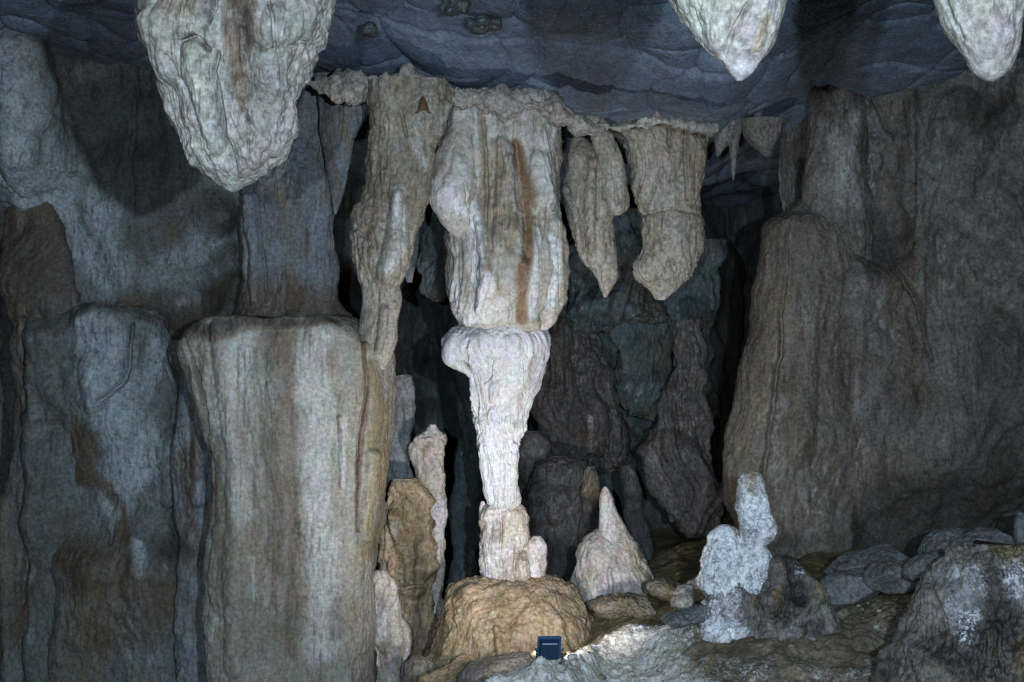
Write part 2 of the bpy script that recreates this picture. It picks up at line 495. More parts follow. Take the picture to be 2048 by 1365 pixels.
def loft(name, D, keys, mat, ratio=0.8, n=2.3, step=2.8, style=None, feats=(), marks=(), parent=None, lean=0.0,
         max_hd=None, back=0.35):
    """a closed body whose left and right outlines at depth D are given row by row (v, left, right)"""
    K = interp_keys(keys, step)
    v, xl, xr = K[:, 0], K[:, 1], K[:, 2]
    hw = np.maximum((xr - xl) / 2, 0.6) * D / F
    cx = ((xl + xr) / 2 - 1024) * D / F
    z = CZ - (v - 682.5) * D / F
    hd = hw * ratio if K.shape[1] == 3 else np.maximum(K[:, 3], 0.5) * D / F
    if max_hd:
        hd = max_hd * np.tanh(hd / max_hd)
    W0 = np.max(hw)
    # even arc-length samples round the section, sparser behind
    th = np.linspace(0, 2 * np.pi, 2001)
    asp = float(np.mean(hd) / np.mean(hw))
    ex = np.sign(np.cos(th)) * np.abs(np.cos(th)) ** (2 / n)
    ey = np.sign(np.sin(th)) * np.abs(np.sin(th)) ** (2 / n) * asp
    wgt = np.where((th > 0.0) & (th < np.pi), 1.0, back)
    ln = np.concatenate([[0], np.cumsum(np.hypot(np.diff(ex), np.diff(ey)) * wgt[1:])])
    NT = max(24, int(ln[-1] * W0 * F / D / step))
    ts = np.interp(np.linspace(0, ln[-1], NT, endpoint=False), ln, th)
    c, s = np.cos(ts), np.sin(ts)
    ex = np.sign(c) * np.abs(c) ** (2 / n)
    ey = np.sign(s) * np.abs(s) ** (2 / n)
    P = np.empty((len(v), NT, 3), np.float32)
    P[..., 0] = cx[:, None] + hw[:, None] * ex[None]
    P[..., 1] = D + lean * (v[:, None] - v.mean()) * D / F - hd[:, None] * ey[None]
    P[..., 2] = z[:, None]
    N = normals(P, True)
    ctr = np.stack([cx, np.full_like(cx, D), z], 1)[:, None, :]
    if np.sum((P - ctr) * N) < 0:
        N = -N
    U = 1024 + P[..., 0] * F / D
    V = 682.5 - (P[..., 2] - CZ) * F / D
    front = sst(-0.25, 0.35, -N[..., 1])
    d = relief(P, N, style or {}, U, V, D, feats, front)
    # thin parts get less relief
    d -= 0.8 * d.mean()
    d *= np.clip(hw / 0.22, 0.12, 1)[:, None]
    P2 = P + N * d[..., None]
    mask = stains_and_light(P, U, V, marks)
    R = len(v)
    idx = np.arange(R * NT).reshape(R, NT)
    a, b = idx[:-1], np.roll(idx[:-1], -1, 1)
    cc, dd = np.roll(idx[1:], -1, 1), idx[1:]
    quads = np.stack([a, b, cc, dd], -1).reshape(-1, 4)
    # make winding face outward
    A, B, C_ = P2.reshape(-1, 3)[quads[:, 0]], P2.reshape(-1, 3)[quads[:, 1]], P2.reshape(-1, 3)[quads[:, 3]]
    if np.sum(np.cross(B - A, C_ - A) * N.reshape(-1, 3)[quads[:, 0]]) < 0:
        quads = quads[:, ::-1]
    verts = np.concatenate([P2.reshape(-1, 3), P2[0].mean(0)[None], P2[-1].mean(0)[None]])
    mk = np.concatenate([mask.reshape(-1, 4), mask[0].mean(0)[None], mask[-1].mean(0)[None]])
    t0 = np.stack([np.full(NT, R * NT), idx[0], np.roll(idx[0], -1)], 1)
    t1 = np.stack([np.full(NT, R * NT + 1), np.roll(idx[-1], -1), idx[-1]], 1)
    return link_mesh(name, verts, quads, M[mat], mk, parent, tris=np.concatenate([t0, t1]))

def sheet(name, us, vs, D, mat, shape=None, style=None, feats=(), marks=(), step=4.0, parent=None):
    """a rock face seen from the front: a grid over x and z with its own relief in depth"""
    nu, nv = int((us[1] - us[0]) / step), int((vs[1] - vs[0]) / step)
    u, v = np.meshgrid(np.linspace(us[0], us[1], nu), np.linspace(vs[0], vs[1], nv))
    P = np.stack([(u - 1024) * D / F, np.full_like(u, D), CZ - (v - 682.5) * D / F], -1).astype(np.float32)
    if shape:
        P[..., 1] += shape(u, v)
    N = normals(P, False)
    if N[..., 1].mean() > 0:
        N = -N
    d = relief(P, N, style or {}, u, v, D, feats, 1.0)
    P2 = P + N * d[..., None]
    mask = stains_and_light(P, u, v, marks)
    idx = np.arange(nu * nv).reshape(nv, nu)
    quads = np.stack([idx[:-1, :-1], idx[1:, :-1], idx[1:, 1:], idx[:-1, 1:]], -1).reshape(-1, 4)
    return link_mesh(name, P2.reshape(-1, 3), quads, M[mat], mask.reshape(-1, 4), parent)

def tube(name, D, pts, mat, style=None, step=2.6, marks=(), parent=None):
    """a lumpy ledge following a polyline (u, v, radius)"""
    p = np.array(pts, float)
    t = np.concatenate([[0], np.cumsum(np.hypot(np.diff(p[:, 0]), np.diff(p[:, 1])))])
    n = int(t[-1] / step)
    tt = np.linspace(0, t[-1], n)
    u, v, r = (np.interp(tt, t, p[:, c]) for c in range(3))
    jx = perlin(np.stack([tt * 0.03, tt * 0, tt * 0], -1))
    r = r * (1 + 0.45 * jx)
    r = r * np.minimum(1, np.minimum(tt, t[-1] - tt) / 12 + 0.05)
    NT = max(18, int(2 * np.pi * r.max() / step))
    th = np.linspace(0, 2 * np.pi, NT, endpoint=False)
    du, dv = np.gradient(u), np.gradient(v)
    l = np.hypot(du, dv)
    nu, nv = -dv / l, du / l
    k = D / F
    P = np.empty((n, NT, 3), np.float32)
    P[..., 0] = ((u[:, None] + nu[:, None] * r[:, None] * np.cos(th)) - 1024) * k
    P[..., 2] = CZ - ((v[:, None] + nv[:, None] * r[:, None] * np.cos(th)) - 682.5) * k
    P[..., 1] = D - r[:, None] * 1.2 * np.sin(th) * k
    N = normals(P, True)
    ctr = P.mean(1, keepdims=True)
    if np.sum((P - ctr) * N) < 0:
        N = -N
    d = relief(P, N, style or {})
    P2 = P + N * d[..., None]
    U = 1024 + P[..., 0] * F / D
    V = 682.5 - (P[..., 2] - CZ) * F / D
    mask = stains_and_light(P, U, V, marks)
    idx = np.arange(n * NT).reshape(n, NT)
    quads = np.stack([idx[:-1], np.roll(idx[:-1], -1, 1), np.roll(idx[1:], -1, 1), idx[1:]], -1).reshape(-1, 4)
    A, B, C_ = (P2.reshape(-1, 3)[quads[:, q]] for q in (0, 1, 3))
    if np.sum(np.cross(B - A, C_ - A) * N.reshape(-1, 3)[quads[:, 0]]) < 0:
        quads = quads[:, ::-1]
    return link_mesh(name, P2.reshape(-1, 3), quads, M[mat], mask.reshape(-1, 4), parent)

def boulder(name, u, v, wpx, hpx, D, mat='rock', tilt=0.0, seed=0, depth=0.8, marks=(), step=2.8, cuts=7, style=None, parent=None):
    """an angular rock: a ball trimmed by random planes, then weathered"""
    rs = np.random.RandomState(seed)
    k = D / F
    nlat = max(16, int(np.pi * max(wpx, hpx) / 2 / step))
    nlon = nlat * 2
    la = np.linspace(0.02, np.pi - 0.02, nlat)
    lo = np.linspace(0, 2 * np.pi, nlon, endpoint=False)
    n = np.stack([np.sin(la)[:, None] * np.cos(lo), np.sin(la)[:, None] * np.sin(lo), np.cos(la)[:, None] * np.ones_like(lo)], -1)
    r = np.ones(n.shape[:2])
    for _ in range(cuts):
        q = rs.normal(size=3)
        q /= np.linalg.norm(q)
        h = rs.uniform(0.62, 0.85)
        c = n @ q
        r = np.minimum(r, np.where(c > 0.05, h / np.maximum(c, 0.05), 9))
    for _ in range(2):
        r = 0.25 * (np.roll(r, 1, 1) + np.roll(r, -1, 1)) + 0.5 * r
        r[1:-1] = 0.25 * (r[:-2] + r[2:]) + 0.5 * r[1:-1]
    p = n * r[..., None] * np.array([wpx / 2 * k, wpx / 2 * k * depth, hpx / 2 * k]) * 1.12
    ca, sa = math.cos(tilt), math.sin(tilt)
    x, z = p[..., 0] * ca - p[..., 2] * sa, p[..., 0] * sa + p[..., 2] * ca
    P = np.stack([x, p[..., 1], z], -1) + W(u, v, D)
    P = P.astype(np.float32)
    N = normals(P, True)
    if np.sum((P - W(u, v, D)) * N) < 0:
        N = -N
    st = dict(lump=(0.03, 4.0), flute=None, fine=(0.012, 12.0), warp=0.1)
    st.update(style or {})
    P2 = P + N * relief(P, N, st)[..., None]
    U = 1024 + P[..., 0] * F / D
    V = 682.5 - (P[..., 2] - CZ) * F / D
    mask = stains_and_light(P, U, V, marks)
    idx = np.arange(nlat * nlon).reshape(nlat, nlon)
    quads = np.stack([idx[:-1], idx[1:], np.roll(idx[1:], -1, 1), np.roll(idx[:-1], -1, 1)], -1).reshape(-1, 4)
    verts = np.concatenate([P2.reshape(-1, 3), P2[0].mean(0)[None], P2[-1].mean(0)[None]])
    mk = np.concatenate([mask.reshape(-1, 4), mask[0].mean(0)[None], mask[-1].mean(0)[None]])
    R = nlat * nlon
    t0 = np.stack([np.full(nlon, R), idx[0], np.roll(idx[0], -1)], 1)
    t1 = np.stack([np.full(nlon, R + 1), np.roll(idx[-1], -1), idx[-1]], 1)
    return link_mesh(name, verts, quads, M[mat], mk, parent, tris=np.concatenate([t0, t1]))

# ================================================================== SETTING
# ---- ground: low floor at the back, a rocky rise in front on the right
def ground_h(X, Y):
    backf = np.interp(X, [-3, -1.3, -0.5, 0.6, 1.2, 2.2, 3.2, 6], [-3.3, -3.15, -2.72, -2.45, -2.2, -1.98, -1.86, -1.7])
    crest = np.interp(X, [-3, -0.6, -0.08, 0.18, 0.43, 0.62, 1.14, 1.36, 2.3, 2.9, 3.7, 6], [-3.2, -2.5, -2.24, -2.12, -2.13, -2.15, -2.075, -2.06, -1.97, -1.86, -1.79, -1.7])
    yc = 9.1 + sst(0.15, 0.75, X) * 1.05 + 0.08 * np.sin(X * 3.1) + 0.05 * np.sin(X * 7.3 + 1)
    fall = np.interp(X, [0.1, 0.4, 0.9, 1.3], [0.9, 0.55, 0.5, 0.3])
    frontf = crest - fall * np.clip(yc - Y, 0, np.interp(X, [0.75, 1.7], [1.2, 3.0]))
    t = sst(0.1, 0.9, Y - yc)
    return frontf * (1 - t) + backf * t + CZ

gx = np.concatenate([np.linspace(-9, -1.2, 60), np.linspace(-1.18, 5.2, 520), np.linspace(5.25, 9, 30)])
gy = np.concatenate([np.linspace(-5, 5.5, 50), np.linspace(5.52, 10.2, 420), np.linspace(10.22, 14, 150), np.linspace(14.1, 20, 30)])
GX, GY = np.meshgrid(gx, gy)
P = np.stack([GX, GY, ground_h(GX, GY)], -1).astype(np.float32)
near = sst(14, 10, GY)
P[..., 2] += 0.13 * fbm(P * np.array([1.1, 1.1, 1]), 5, 0.55) * 1.7
RR = np.stack([P[..., 0] * 0.8 + P[..., 1] * 0.6, P[..., 1] * 0.8 - P[..., 0] * 0.6, P[..., 2]], -1)
P[..., 2] += (0.05 * (billow(RR * np.array([1.6, 3.4, 2.0]) + 7, 3, 0.5) * 2 - 0.5) + 0.020 * fbm(RR * np.array([6, 12, 8]), 4, 0.55) + 0.007 * (billow(P * 19, 2) * 2 - 0.6)) * near
gm = np.zeros(P.shape[:2] + (4,), np.float32)
wz = fbm(P * 1.3 + 3, 3)
# pale bare rock along the crest beside the lamp, dirty speckled rock further right
gm[..., 1] = np.clip((1 - sst(0.9, 1.6, GX + wz * 0.5)) * sst(7.4, 8.2, GY + wz) * (1 - sst(9.6, 10.2, GY - 0.5 * GX)), 0, 1)
gm[..., 1] = np.maximum(gm[..., 1], 0.5 * sst(0.0, 0.3, fbm(P * 0.9 + 20, 4)) * (1 - sst(9.6, 10.4, GY)))
gm[..., 1] = np.maximum(gm[..., 1], 0.30 * sst(1.0, 1.6, GX) * (1 - sst(10.4, 11, GY)) * (0.4 + 0.6 * sst(-0.1, 0.25, fbm(P * 1.4 + 90, 3))))
gm[..., 3] = 0.6 * sst(0.05, 0.35, fbm(P * 1.1 + 50, 4)) * sst(0.9, 1.8, GX) + 0.6 * sst(9.9, 10.6, GY)
gm[..., 2] = 0.55 * sst(0.05, 0.3, fbm(P * 1.7 + 70, 4)) * sst(0.9, 1.8, GX)
idx = np.arange(P.shape[0] * P.shape[1]).reshape(P.shape[:2])
quads = np.stack([idx[:-1, :-1], idx[:-1, 1:], idx[1:, 1:], idx[1:, :-1]], -1).reshape(-1, 4)
tag(link_mesh("ground", P.reshape(-1, 3), quads, M['ground'], gm.reshape(-1, 4), origin=np.array([0, 9, 0.5])), kind='structure')

# ---- grit and small broken stones lying on it
GP = P.copy()
rg = random.Random(4)
ico_v = np.array([(0, 0, 1), (0.89, 0, 0.45), (0.28, 0.85, 0.45), (-0.72, 0.53, 0.45), (-0.72, -0.53, 0.45), (0.28, -0.85, 0.45),
                  (0.72, 0.53, -0.45), (-0.28, 0.85, -0.45), (-0.89, 0, -0.45), (-0.28, -0.85, -0.45), (0.72, -0.53, -0.45), (0, 0, -1)])
ico_f = np.array([(0, 1, 2), (0, 2, 3), (0, 3, 4), (0, 4, 5), (0, 5, 1), (1, 6, 2), (2, 7, 3), (3, 8, 4), (4, 9, 5), (5, 10, 1),
                  (6, 7, 2), (7, 8, 3), (8, 9, 4), (9, 10, 5), (10, 6, 1), (11, 7, 6), (11, 8, 7), (11, 9, 8), (11, 10, 9), (11, 6, 10)])
sv, sf, sm = [], [], []
nrs = np.random.RandomState(8)
for k in range(900):
    x, y = rg.uniform(0.0, 4.2), rg.uniform(8.7, 11.4)
    if rg.random() > 0.35 + 0.9 * float(perlin(np.array([[x * 1.3, y * 1.3, 3.0]]))[0]):
        continue
    ix, iy = int(np.argmin(abs(gx - x))), int(np.argmin(abs(gy - y)))
    r = 0.008 + 0.035 * rg.random() ** 3.5
    q = ico_v * nrs.uniform(0.7, 1.25, (12, 1)) * np.array([r * rg.uniform(0.8, 1.7), r * rg.uniform(0.8, 1.4), r * 0.7])
    ca_, sa_ = math.cos(k), math.sin(k)
    q = np.stack([q[:, 0] * ca_ - q[:, 1] * sa_, q[:, 0] * sa_ + q[:, 1] * ca_, q[:, 2]], 1)
    sf.append(ico_f + 12 * len(sv))
    sv.append(q + GP[iy, ix] + np.array([0, 0, r * 0.25]))
    sm.append(np.tile(np.array([[0, 0.9 if rg.random() < 0.35 else 0, 0, 0]]), (12, 1)))
gr_ = link_mesh("rubble", np.concatenate(sv), [], M['ground'], np.concatenate(sm), tris=np.concatenate(sf))
for pl in gr_.data.polygons:
    pl.use_smooth = False
tag(gr_, "grit and small broken stones scattered over the dark rise", "rubble", kind='stuff')

# ---- ceiling: almost level, scalloped by water
cx_ = np.concatenate([np.linspace(-9, -5, 30), np.linspace(-4.95, 5.0, 520), np.linspace(5.05, 9, 30)])
cy_ = np.concatenate([np.linspace(-5, 7.5, 60), np.linspace(7.52, 13.5, 420), np.linspace(13.55, 20, 60)])
GX, GY = np.meshgrid(cx_, cy_)
line_v = np.interp(1024 + GX * F / 12, [-400, 0, 300, 640, 760, 1000, 1180, 1300, 1420, 1650, 2100, 2700], [40, 55, 80, 120, 140, 186, 232, 240, 250, 165, 120, 100])
zc = -(line_v - 682.5) * 12 / F
t = sst(11.9, 9.0, GY) * 0 + np.clip((12.0 - GY) / 4.5, 0, 1)
Zc = zc * (1 - t) + 2.95 * t - 0.06 * np.clip(GY - 12.2, 0, 9)
P = np.stack([GX, GY, Zc + CZ], -1).astype(np.float32)
wv = np.stack([perlin(P * 1.1), perlin(P * 1.1 + 30)], -1) * 0.75
q = np.stack([GX * 2.0 + wv[..., 0], GY * 0.85 + wv[..., 1], GX * 0 + 0.5], -1)
d1, d2 = cells(q.astype(np.float32))
d = 0.10 - 0.16 * np.sqrt(np.clip(1 - (d1 / 0.85) ** 2, 0, 1)) * (0.35 + 0.65 * sst(-0.3, 0.4, perlin(P * 0.8 + 77))) + 0.03 * (1 - sst(0, 0.08, d2 - d1))
d -= 0.10 * fbm(P * 0.9 + 11, 2) + 0.012 * fbm(P * np.array([6, 4, 4]), 4) * 1.6
# bedding-plane cracks
for yy, amp in ((9.75, 0.05), (10.9, 0.03)):
    d += amp * (1 - sst(0.0, 0.07, np.abs(GY - yy - 0.35 * perlin(np.stack([GX * 0.6, GX * 0, GX * 0 + yy], -1)) - 0.05 * perlin(np.stack([GX * 5, GX * 0, GX * 0 + yy], -1)))))
P[..., 2] += d
m = np.zeros(P.shape[:2] + (4,), np.float32)
idx = np.arange(P.shape[0] * P.shape[1]).reshape(P.shape[:2])
quads = np.stack([idx[:-1, :-1], idx[1:, :-1], idx[1:, 1:], idx[:-1, 1:]], -1).reshape(-1, 4)
tag(link_mesh("ceiling", P.reshape(-1, 3), quads, M['ceil'], m.reshape(-1, 4), origin=np.array([0, 10, 5])), kind='structure')

# ---- left wall
def lw(u, v):
    y = 0.9 * sst(470, 620, u)                          # turns away behind the curtain
    y = y + 2.2 * sst(80, 0, u) * sst(470, 620, v)      # black opening low on the left
    y = y - 0.5 * sst(190, 60, u) * sst(420, 300, v)
    y = y - 0.33 * sst(590, 680, v) * sst(-10, 60, u)
    return y
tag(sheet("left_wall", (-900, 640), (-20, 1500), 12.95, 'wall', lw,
      dict(lump=(0.18, 0.9), flute=(0.09, 2.6, 0.35), fine=(0.026, 8.0), crack=(0.04, 1.2, 0.8)),
      feats=[('h', 55, [(430, 432, 40)]), ('h', 45, [(462, 520, 34)]), ('h', 26, [(345, 470, 42)]), ('h', 22, [(300, 285, 40)]),
             ('h', 60, [(380, 600, 70)]), ('g', 26, [(0, 55, 6), (160, 70, 6), (330, 95, 6)]), ('g', 18, [(0, 325, 6), (40, 352, 6), (70, 385, 5)]),
             ('g', 16, [(275, 120, 5), (265, 280, 6), (268, 430, 5)]), ('b', 40, [(60, 150, 60), (70, 400, 60)]),
             ('r', 16, [(90, 60, 26), (120, 250, 30), (200, 420, 40), (250, 560, 40)]), ('g', 14, [(480, 420, 8), (490, 560, 8)])],
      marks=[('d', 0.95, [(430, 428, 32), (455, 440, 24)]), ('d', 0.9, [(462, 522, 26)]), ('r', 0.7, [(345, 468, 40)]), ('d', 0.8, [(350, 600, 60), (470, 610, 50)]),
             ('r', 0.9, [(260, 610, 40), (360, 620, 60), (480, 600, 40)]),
             ('d', 0.8, [(10, 430, 40), (60, 480, 60), (110, 590, 40)]), ('r', 0.5, [(300, 290, 40)]), ('d', 0.9, [(-60, 700, 90), (0, 1000, 60)]),  # last 'd' run blackens the left opening, painting its shade into the wall
             ('w', 0.8, [(20, 120, 70), (50, 300, 80), (150, 430, 80), (225, 540, 60)]), ('w', 0.5, [(400, 470, 60), (330, 560, 50)]), ('w', 0.4, [(380, 350, 40)])], step=4.0), kind='structure')  # first 'w' run paints the torchlit patch into the wall colour

# ---- back wall, deep in the dark
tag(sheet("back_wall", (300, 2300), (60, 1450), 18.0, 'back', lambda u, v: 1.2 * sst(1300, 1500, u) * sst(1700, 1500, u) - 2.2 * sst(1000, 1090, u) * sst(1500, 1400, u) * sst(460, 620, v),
      dict(lump=(0.35, 0.6), flute=(0.20, 1.6, 0.25), fine=(0.02, 6.0)), marks=[('d', 0.5, [(1480, 300, 90), (1480, 900, 90)])], step=5.0), kind='structure')

# ---- right wall
def rw(u, v):
    y = 1.6 * sst(1712, 1672, u) + 0.25 * sst(1830, 1800, u) * sst(120, 260, v) * sst(560, 420, v)
    line = v - (1065 - (u - 1560) * 0.55)               # debris slope leaning out below this line
    y = y - 1.5 * sst(-10, 260, line)
    y = y - 0.0022 * np.clip(u - 1850, 0, 600)
    return y
tag(sheet("right_wall", (1672, 2900), (-20, 1330), 12.4, 'rwall', rw,
      dict(lump=(0.15, 1.0), flute=(0.12, 3.0, 0.35), fine=(0.03, 8.0), crack=(0.03, 1.4, 0.6)),
      feats=[('g', 50, [(1838, 150, 6), (1830, 330, 8), (1822, 430, 6)]), ('g', 26, [(1788, 475, 8), (1795, 540, 8), (1830, 600, 8), (1862, 720, 6)]),
             ('b', 26, [(1668, 190, 50), (1672, 400, 48)]), ('r', 12, [(1702, 250, 20), (1722, 330, 18), (1712, 440, 18), (1695, 530, 24), (1735, 560, 26)]),
             ('b', 26, [(1632, 448, 24)]), ('h', 26, [(1775, 480, 60)]), ('r', 30, [(1905, 210, 40), (1870, 300, 30)]), ('b', 40, [(1680, 640, 120)]),
             ('g', 20, [(1760, 110, 6), (1750, 180, 6), (1790, 250, 6)]), ('h', 30, [(1940, 210, 60)]), ('b', 30, [(1960, 560, 130)]), ('h', 30, [(1980, 720, 60)])],
      marks=[('d', 0.8, [(1940, 215, 65)]), ('d', 0.75, [(1780, 440, 45)]), ('m', 0.4, [(1700, 940, 100), (1850, 960, 110)]), ('d', 0.75, [(1620, 1080, 50), (1800, 1020, 90), (1980, 980, 90)]),
             ('w', 0.3, [(1668, 200, 30), (1670, 390, 28)]), ('w', 0.35, [(1632, 448, 22)]), ('w', 0.22, [(1950, 420, 80), (1960, 600, 70)]), ('w', 0.18, [(1690, 720, 60)]),
             ('d', 0.5, [(1985, 720, 60)]), ('r', 0.5, [(1800, 560, 60), (1830, 760, 60)])], step=4.0), kind='structure')

tag(loft("flowstone_shoulder", 12.8, [(400, 1600, 1640, 20), (424, 1572, 1680, 45), (434, 1545, 1700, 70), (450, 1530, 1720, 80), (480, 1523, 1740, 85), (560, 1511, 1740, 85), (660, 1500, 1750, 90), (750, 1474, 1750, 90), (860, 1453, 1750, 100), (940, 1447, 1750, 100), (1000, 1447, 1750, 100), (1035, 1458, 1750, 100), (1062, 1470, 1750, 100), (1180, 1480, 1750, 100)],
     'shoulder', 0.3, 2.3, 3.0, dict(lump=(0.06, 1.5), flute=(0.05, 5.0, 0.07), fine=(0.012, 10)), feats=[('g', 16, [(1560, 460, 6), (1545, 700, 7), (1500, 1000, 6)]), ('r', 10, [(1600, 560, 26), (1580, 900, 30)])],
     marks=[('m', 0.45, [(1545, 560, 26), (1520, 760, 26), (1480, 920, 24)]), ('w', 0.3, [(1590, 640, 50), (1600, 800, 50)])]),
    "tall brown flowstone shoulder whose straight left edge borders the black recess", "flowstone")

tag(loft("flowstone_rib", 12.75, [(165, 1622, 1690, 30), (185, 1612, 1722, 55), (300, 1609, 1730, 60), (420, 1602, 1740, 66), (520, 1590, 1745, 66), (560, 1600, 1740, 40)],
     'rwall', 0.5, 2.4, 3.0, dict(lump=(0.06, 1.5), flute=(0.05, 5.0, 0.1), fine=(0.012, 10)), marks=[('w', 0.4, [(1670, 200, 40), (1670, 400, 36)])]),
    "pale upright flowstone rib above the brown shoulder, just right of the black recess", "flowstone")

# ================================================================== LEFT MASSES
FL = dict(lump=(0.05, 1.8), flute=(0.05, 5.5, 0.08), fine=(0.016, 11.0), ripple=(0.010, 9.0))
tag(loft("flowstone_rib", 12.92, [(365, 55, 70), (385, 35, 100), (450, 5, 128), (560, 0, 150), (640, 22, 165), (800, 34, 165), (900, 22, 160), (1000, 8, 150), (1200, 2, 150), (1420, -10, 150)],
     'wall', 0.55, 2.2, 3.2, FL, feats=[('g', 16, [(60, 640, 8), (70, 900, 8), (60, 1200, 8)]), ('r', 14, [(20, 1000, 16), (30, 1365, 20)])],
     marks=[('m', 0.5, [(20, 950, 20), (25, 1300, 30)]), ('r', 0.85, [(70, 420, 80), (80, 640, 90), (110, 900, 60), (90, 1250, 60)]), ('d', 0.7, [(60, 460, 50), (110, 620, 40), (130, 760, 30)])]),
    "dark brown streaked flowstone rib at the left edge of the cave beside a black gap", "flowstone")
tag(loft("flowstone_buttress", 12.74, [(612, 170, 300), (622, 152, 325), (640, 146, 342), (680, 148, 350), (760, 142, 362), (850, 140, 352), (950, 150, 348), (1050, 140, 346), (1120, 110, 400), (1250, 100, 440), (1420, 90, 445)],
     'wall', 0.38, 3.2, 3.0, dict(FL, lump=(0.08, 1.3), flute=(0.05, 3.6, 0.2), crack=(0.03, 2.0, 0.6)),
     feats=[('g', 22, [(270, 650, 8), (262, 760, 10), (215, 800, 6)]), ('r', 20, [(205, 740, 40), (200, 800, 30)]), ('r', 20, [(350, 860, 16), (345, 1000, 18)]),
            ('g', 16, [(240, 990, 8), (235, 1080, 8)]), ('r', 7, [(283, 1080, 18), (290, 1130, 20)]), ('b', 26, [(200, 1130, 50)]), ('h', 22, [(380, 1080, 40)]), ('b', 20, [(345, 1130, 60)])],
     marks=[('w', 0.85, [(190, 660, 50), (230, 760, 70), (280, 900, 60), (235, 990, 40)]), ('w', 0.7, [(150, 1000, 26), (130, 1070, 20)]), ('w', 0.6, [(320, 690, 30), (300, 800, 40)]), ('r', 0.9, [(180, 860, 40), (160, 960, 30), (255, 985, 14), (258, 1080, 22)]),
            ('w', 0.95, [(283, 1085, 16), (292, 1125, 18)]), ('d', 0.8, [(350, 1090, 45), (380, 1130, 30)]), ('r', 0.7, [(160, 1120, 60), (350, 1180, 60), (220, 1250, 60)]),
            ('r', 0.6, [(150, 640, 20), (140, 800, 16)]), ('d', 0.9, [(150, 630, 18), (240, 622, 16), (340, 640, 22)]), ('w', 0.3, [(310, 1290, 40)]), ('m', 0.6, [(190, 1200, 60), (180, 1350, 60)])]),
    "broad grey flowstone buttress low on the left wall with a small white crystal patch", "flowstone")
tag(loft("flowstone_fin", 12.32, [(690, 362, 378), (720, 362, 395), (780, 366, 424), (850, 354, 440), (950, 345, 440), (1050, 350, 436), (1100, 362, 436), (1200, 352, 438), (1420, 345, 440)],
     'curt', 0.7, 2.3, 2.8, FL, feats=[('g', 22, [(360, 860, 6), (372, 950, 7), (378, 1030, 6)]), ('r', 14, [(400, 760, 14), (405, 1000, 16)])],
     marks=[('r', 0.8, [(385, 900, 22), (390, 1080, 34)]), ('d', 0.7, [(370, 1080, 30), (410, 1120, 20)]), ('w', 0.3, [(350, 900, 10), (352, 970, 10)])]),
    "narrow flowstone fin squeezed between the grey buttress and the big block", "flowstone")

tag(loft("flowstone_block", 11.7, [(634, 470, 640, 140), (637, 430, 690, 148), (642, 414, 708, 150), (655, 396, 732, 152), (670, 380, 754, 153), (690, 368, 775, 154), (712, 366, 783, 154), (760, 386, 784, 152), (800, 404, 782, 150), (850, 424, 777, 150), (900, 433, 774, 150), (1000, 434, 765, 150), (1060, 434, 758, 150), (1100, 432, 752, 150), (1200, 428, 745, 150), (1300, 425, 744, 150), (1430, 420, 750, 150)],
     'block', 0.62, 5.0, 2.3, dict(lump=(0.05, 1.5), flute=(0.022, 6.5, 0.05), fine=(0.010, 12.0), ripple=(0.008, 10.0)),
     feats=[('g', 22, [(400, 680, 6), (425, 760, 8), (442, 840, 9), (446, 1000, 8), (440, 1200, 8)]), ('r', 12, [(470, 660, 20), (500, 900, 24), (500, 1300, 26)]),
            ('g', 9, [(742, 665, 5), (750, 740, 5), (742, 830, 5), (732, 930, 4), (728, 1100, 4)]), ('r', 7, [(700, 830, 8), (706, 890, 12), (704, 960, 8)]),
            ('r', 12, [(762, 900, 12), (745, 1060, 12)]), 
            ('r', 6, [(580, 680, 24), (585, 1100, 26)])],
     marks=[('r', 0.95, [(742, 665, 7), (750, 750, 8), (742, 840, 7), (735, 930, 6), (730, 1050, 4)]), ('m', 0.95, [(768, 720, 12), (764, 860, 16), (760, 960, 15), (742, 1100, 14)]),
            ('w', 0.65, [(655, 665, 34), (660, 900, 40), (665, 1250, 40)]), ('w', 0.75, [(700, 830, 10), (706, 900, 13), (706, 960, 7)]), ('w', 0.6, [(500, 665, 44), (490, 800, 38), (520, 1000, 28)]),  # right side: cream streaks plus the floodlight's warmth painted into the colour
            ('r', 0.6, [(590, 690, 26), (600, 900, 38), (605, 1250, 30)]), ('r', 0.5, [(415, 760, 20), (470, 900, 20), (470, 1200, 26)]), ('m', 0.45, [(540, 980, 26), (545, 1150, 26)]), ('d', 0.95, [(425, 650, 16), (520, 644, 14), (600, 646, 16), (690, 652, 14)]), ('r', 0.8, [(400, 668, 20), (470, 655, 16), (700, 662, 16)]),
            ('w', 0.7, [(535, 1090, 9), (538, 1180, 8)]), ('w', 0.5, [(455, 1220, 12), (452, 1270, 10)]), ('w', 0.35, [(760, 700, 18)]), ('m', 0.4, [(690, 700, 14), (690, 830, 14)]),
            ('d', 0.55, [(695, 1180, 14), (690, 1240, 16)]), ('r', 0.4, [(520, 820, 16), (525, 940, 16)])]),
    "big square-shouldered flowstone block streaked grey and cream left of the white column", "flowstone")

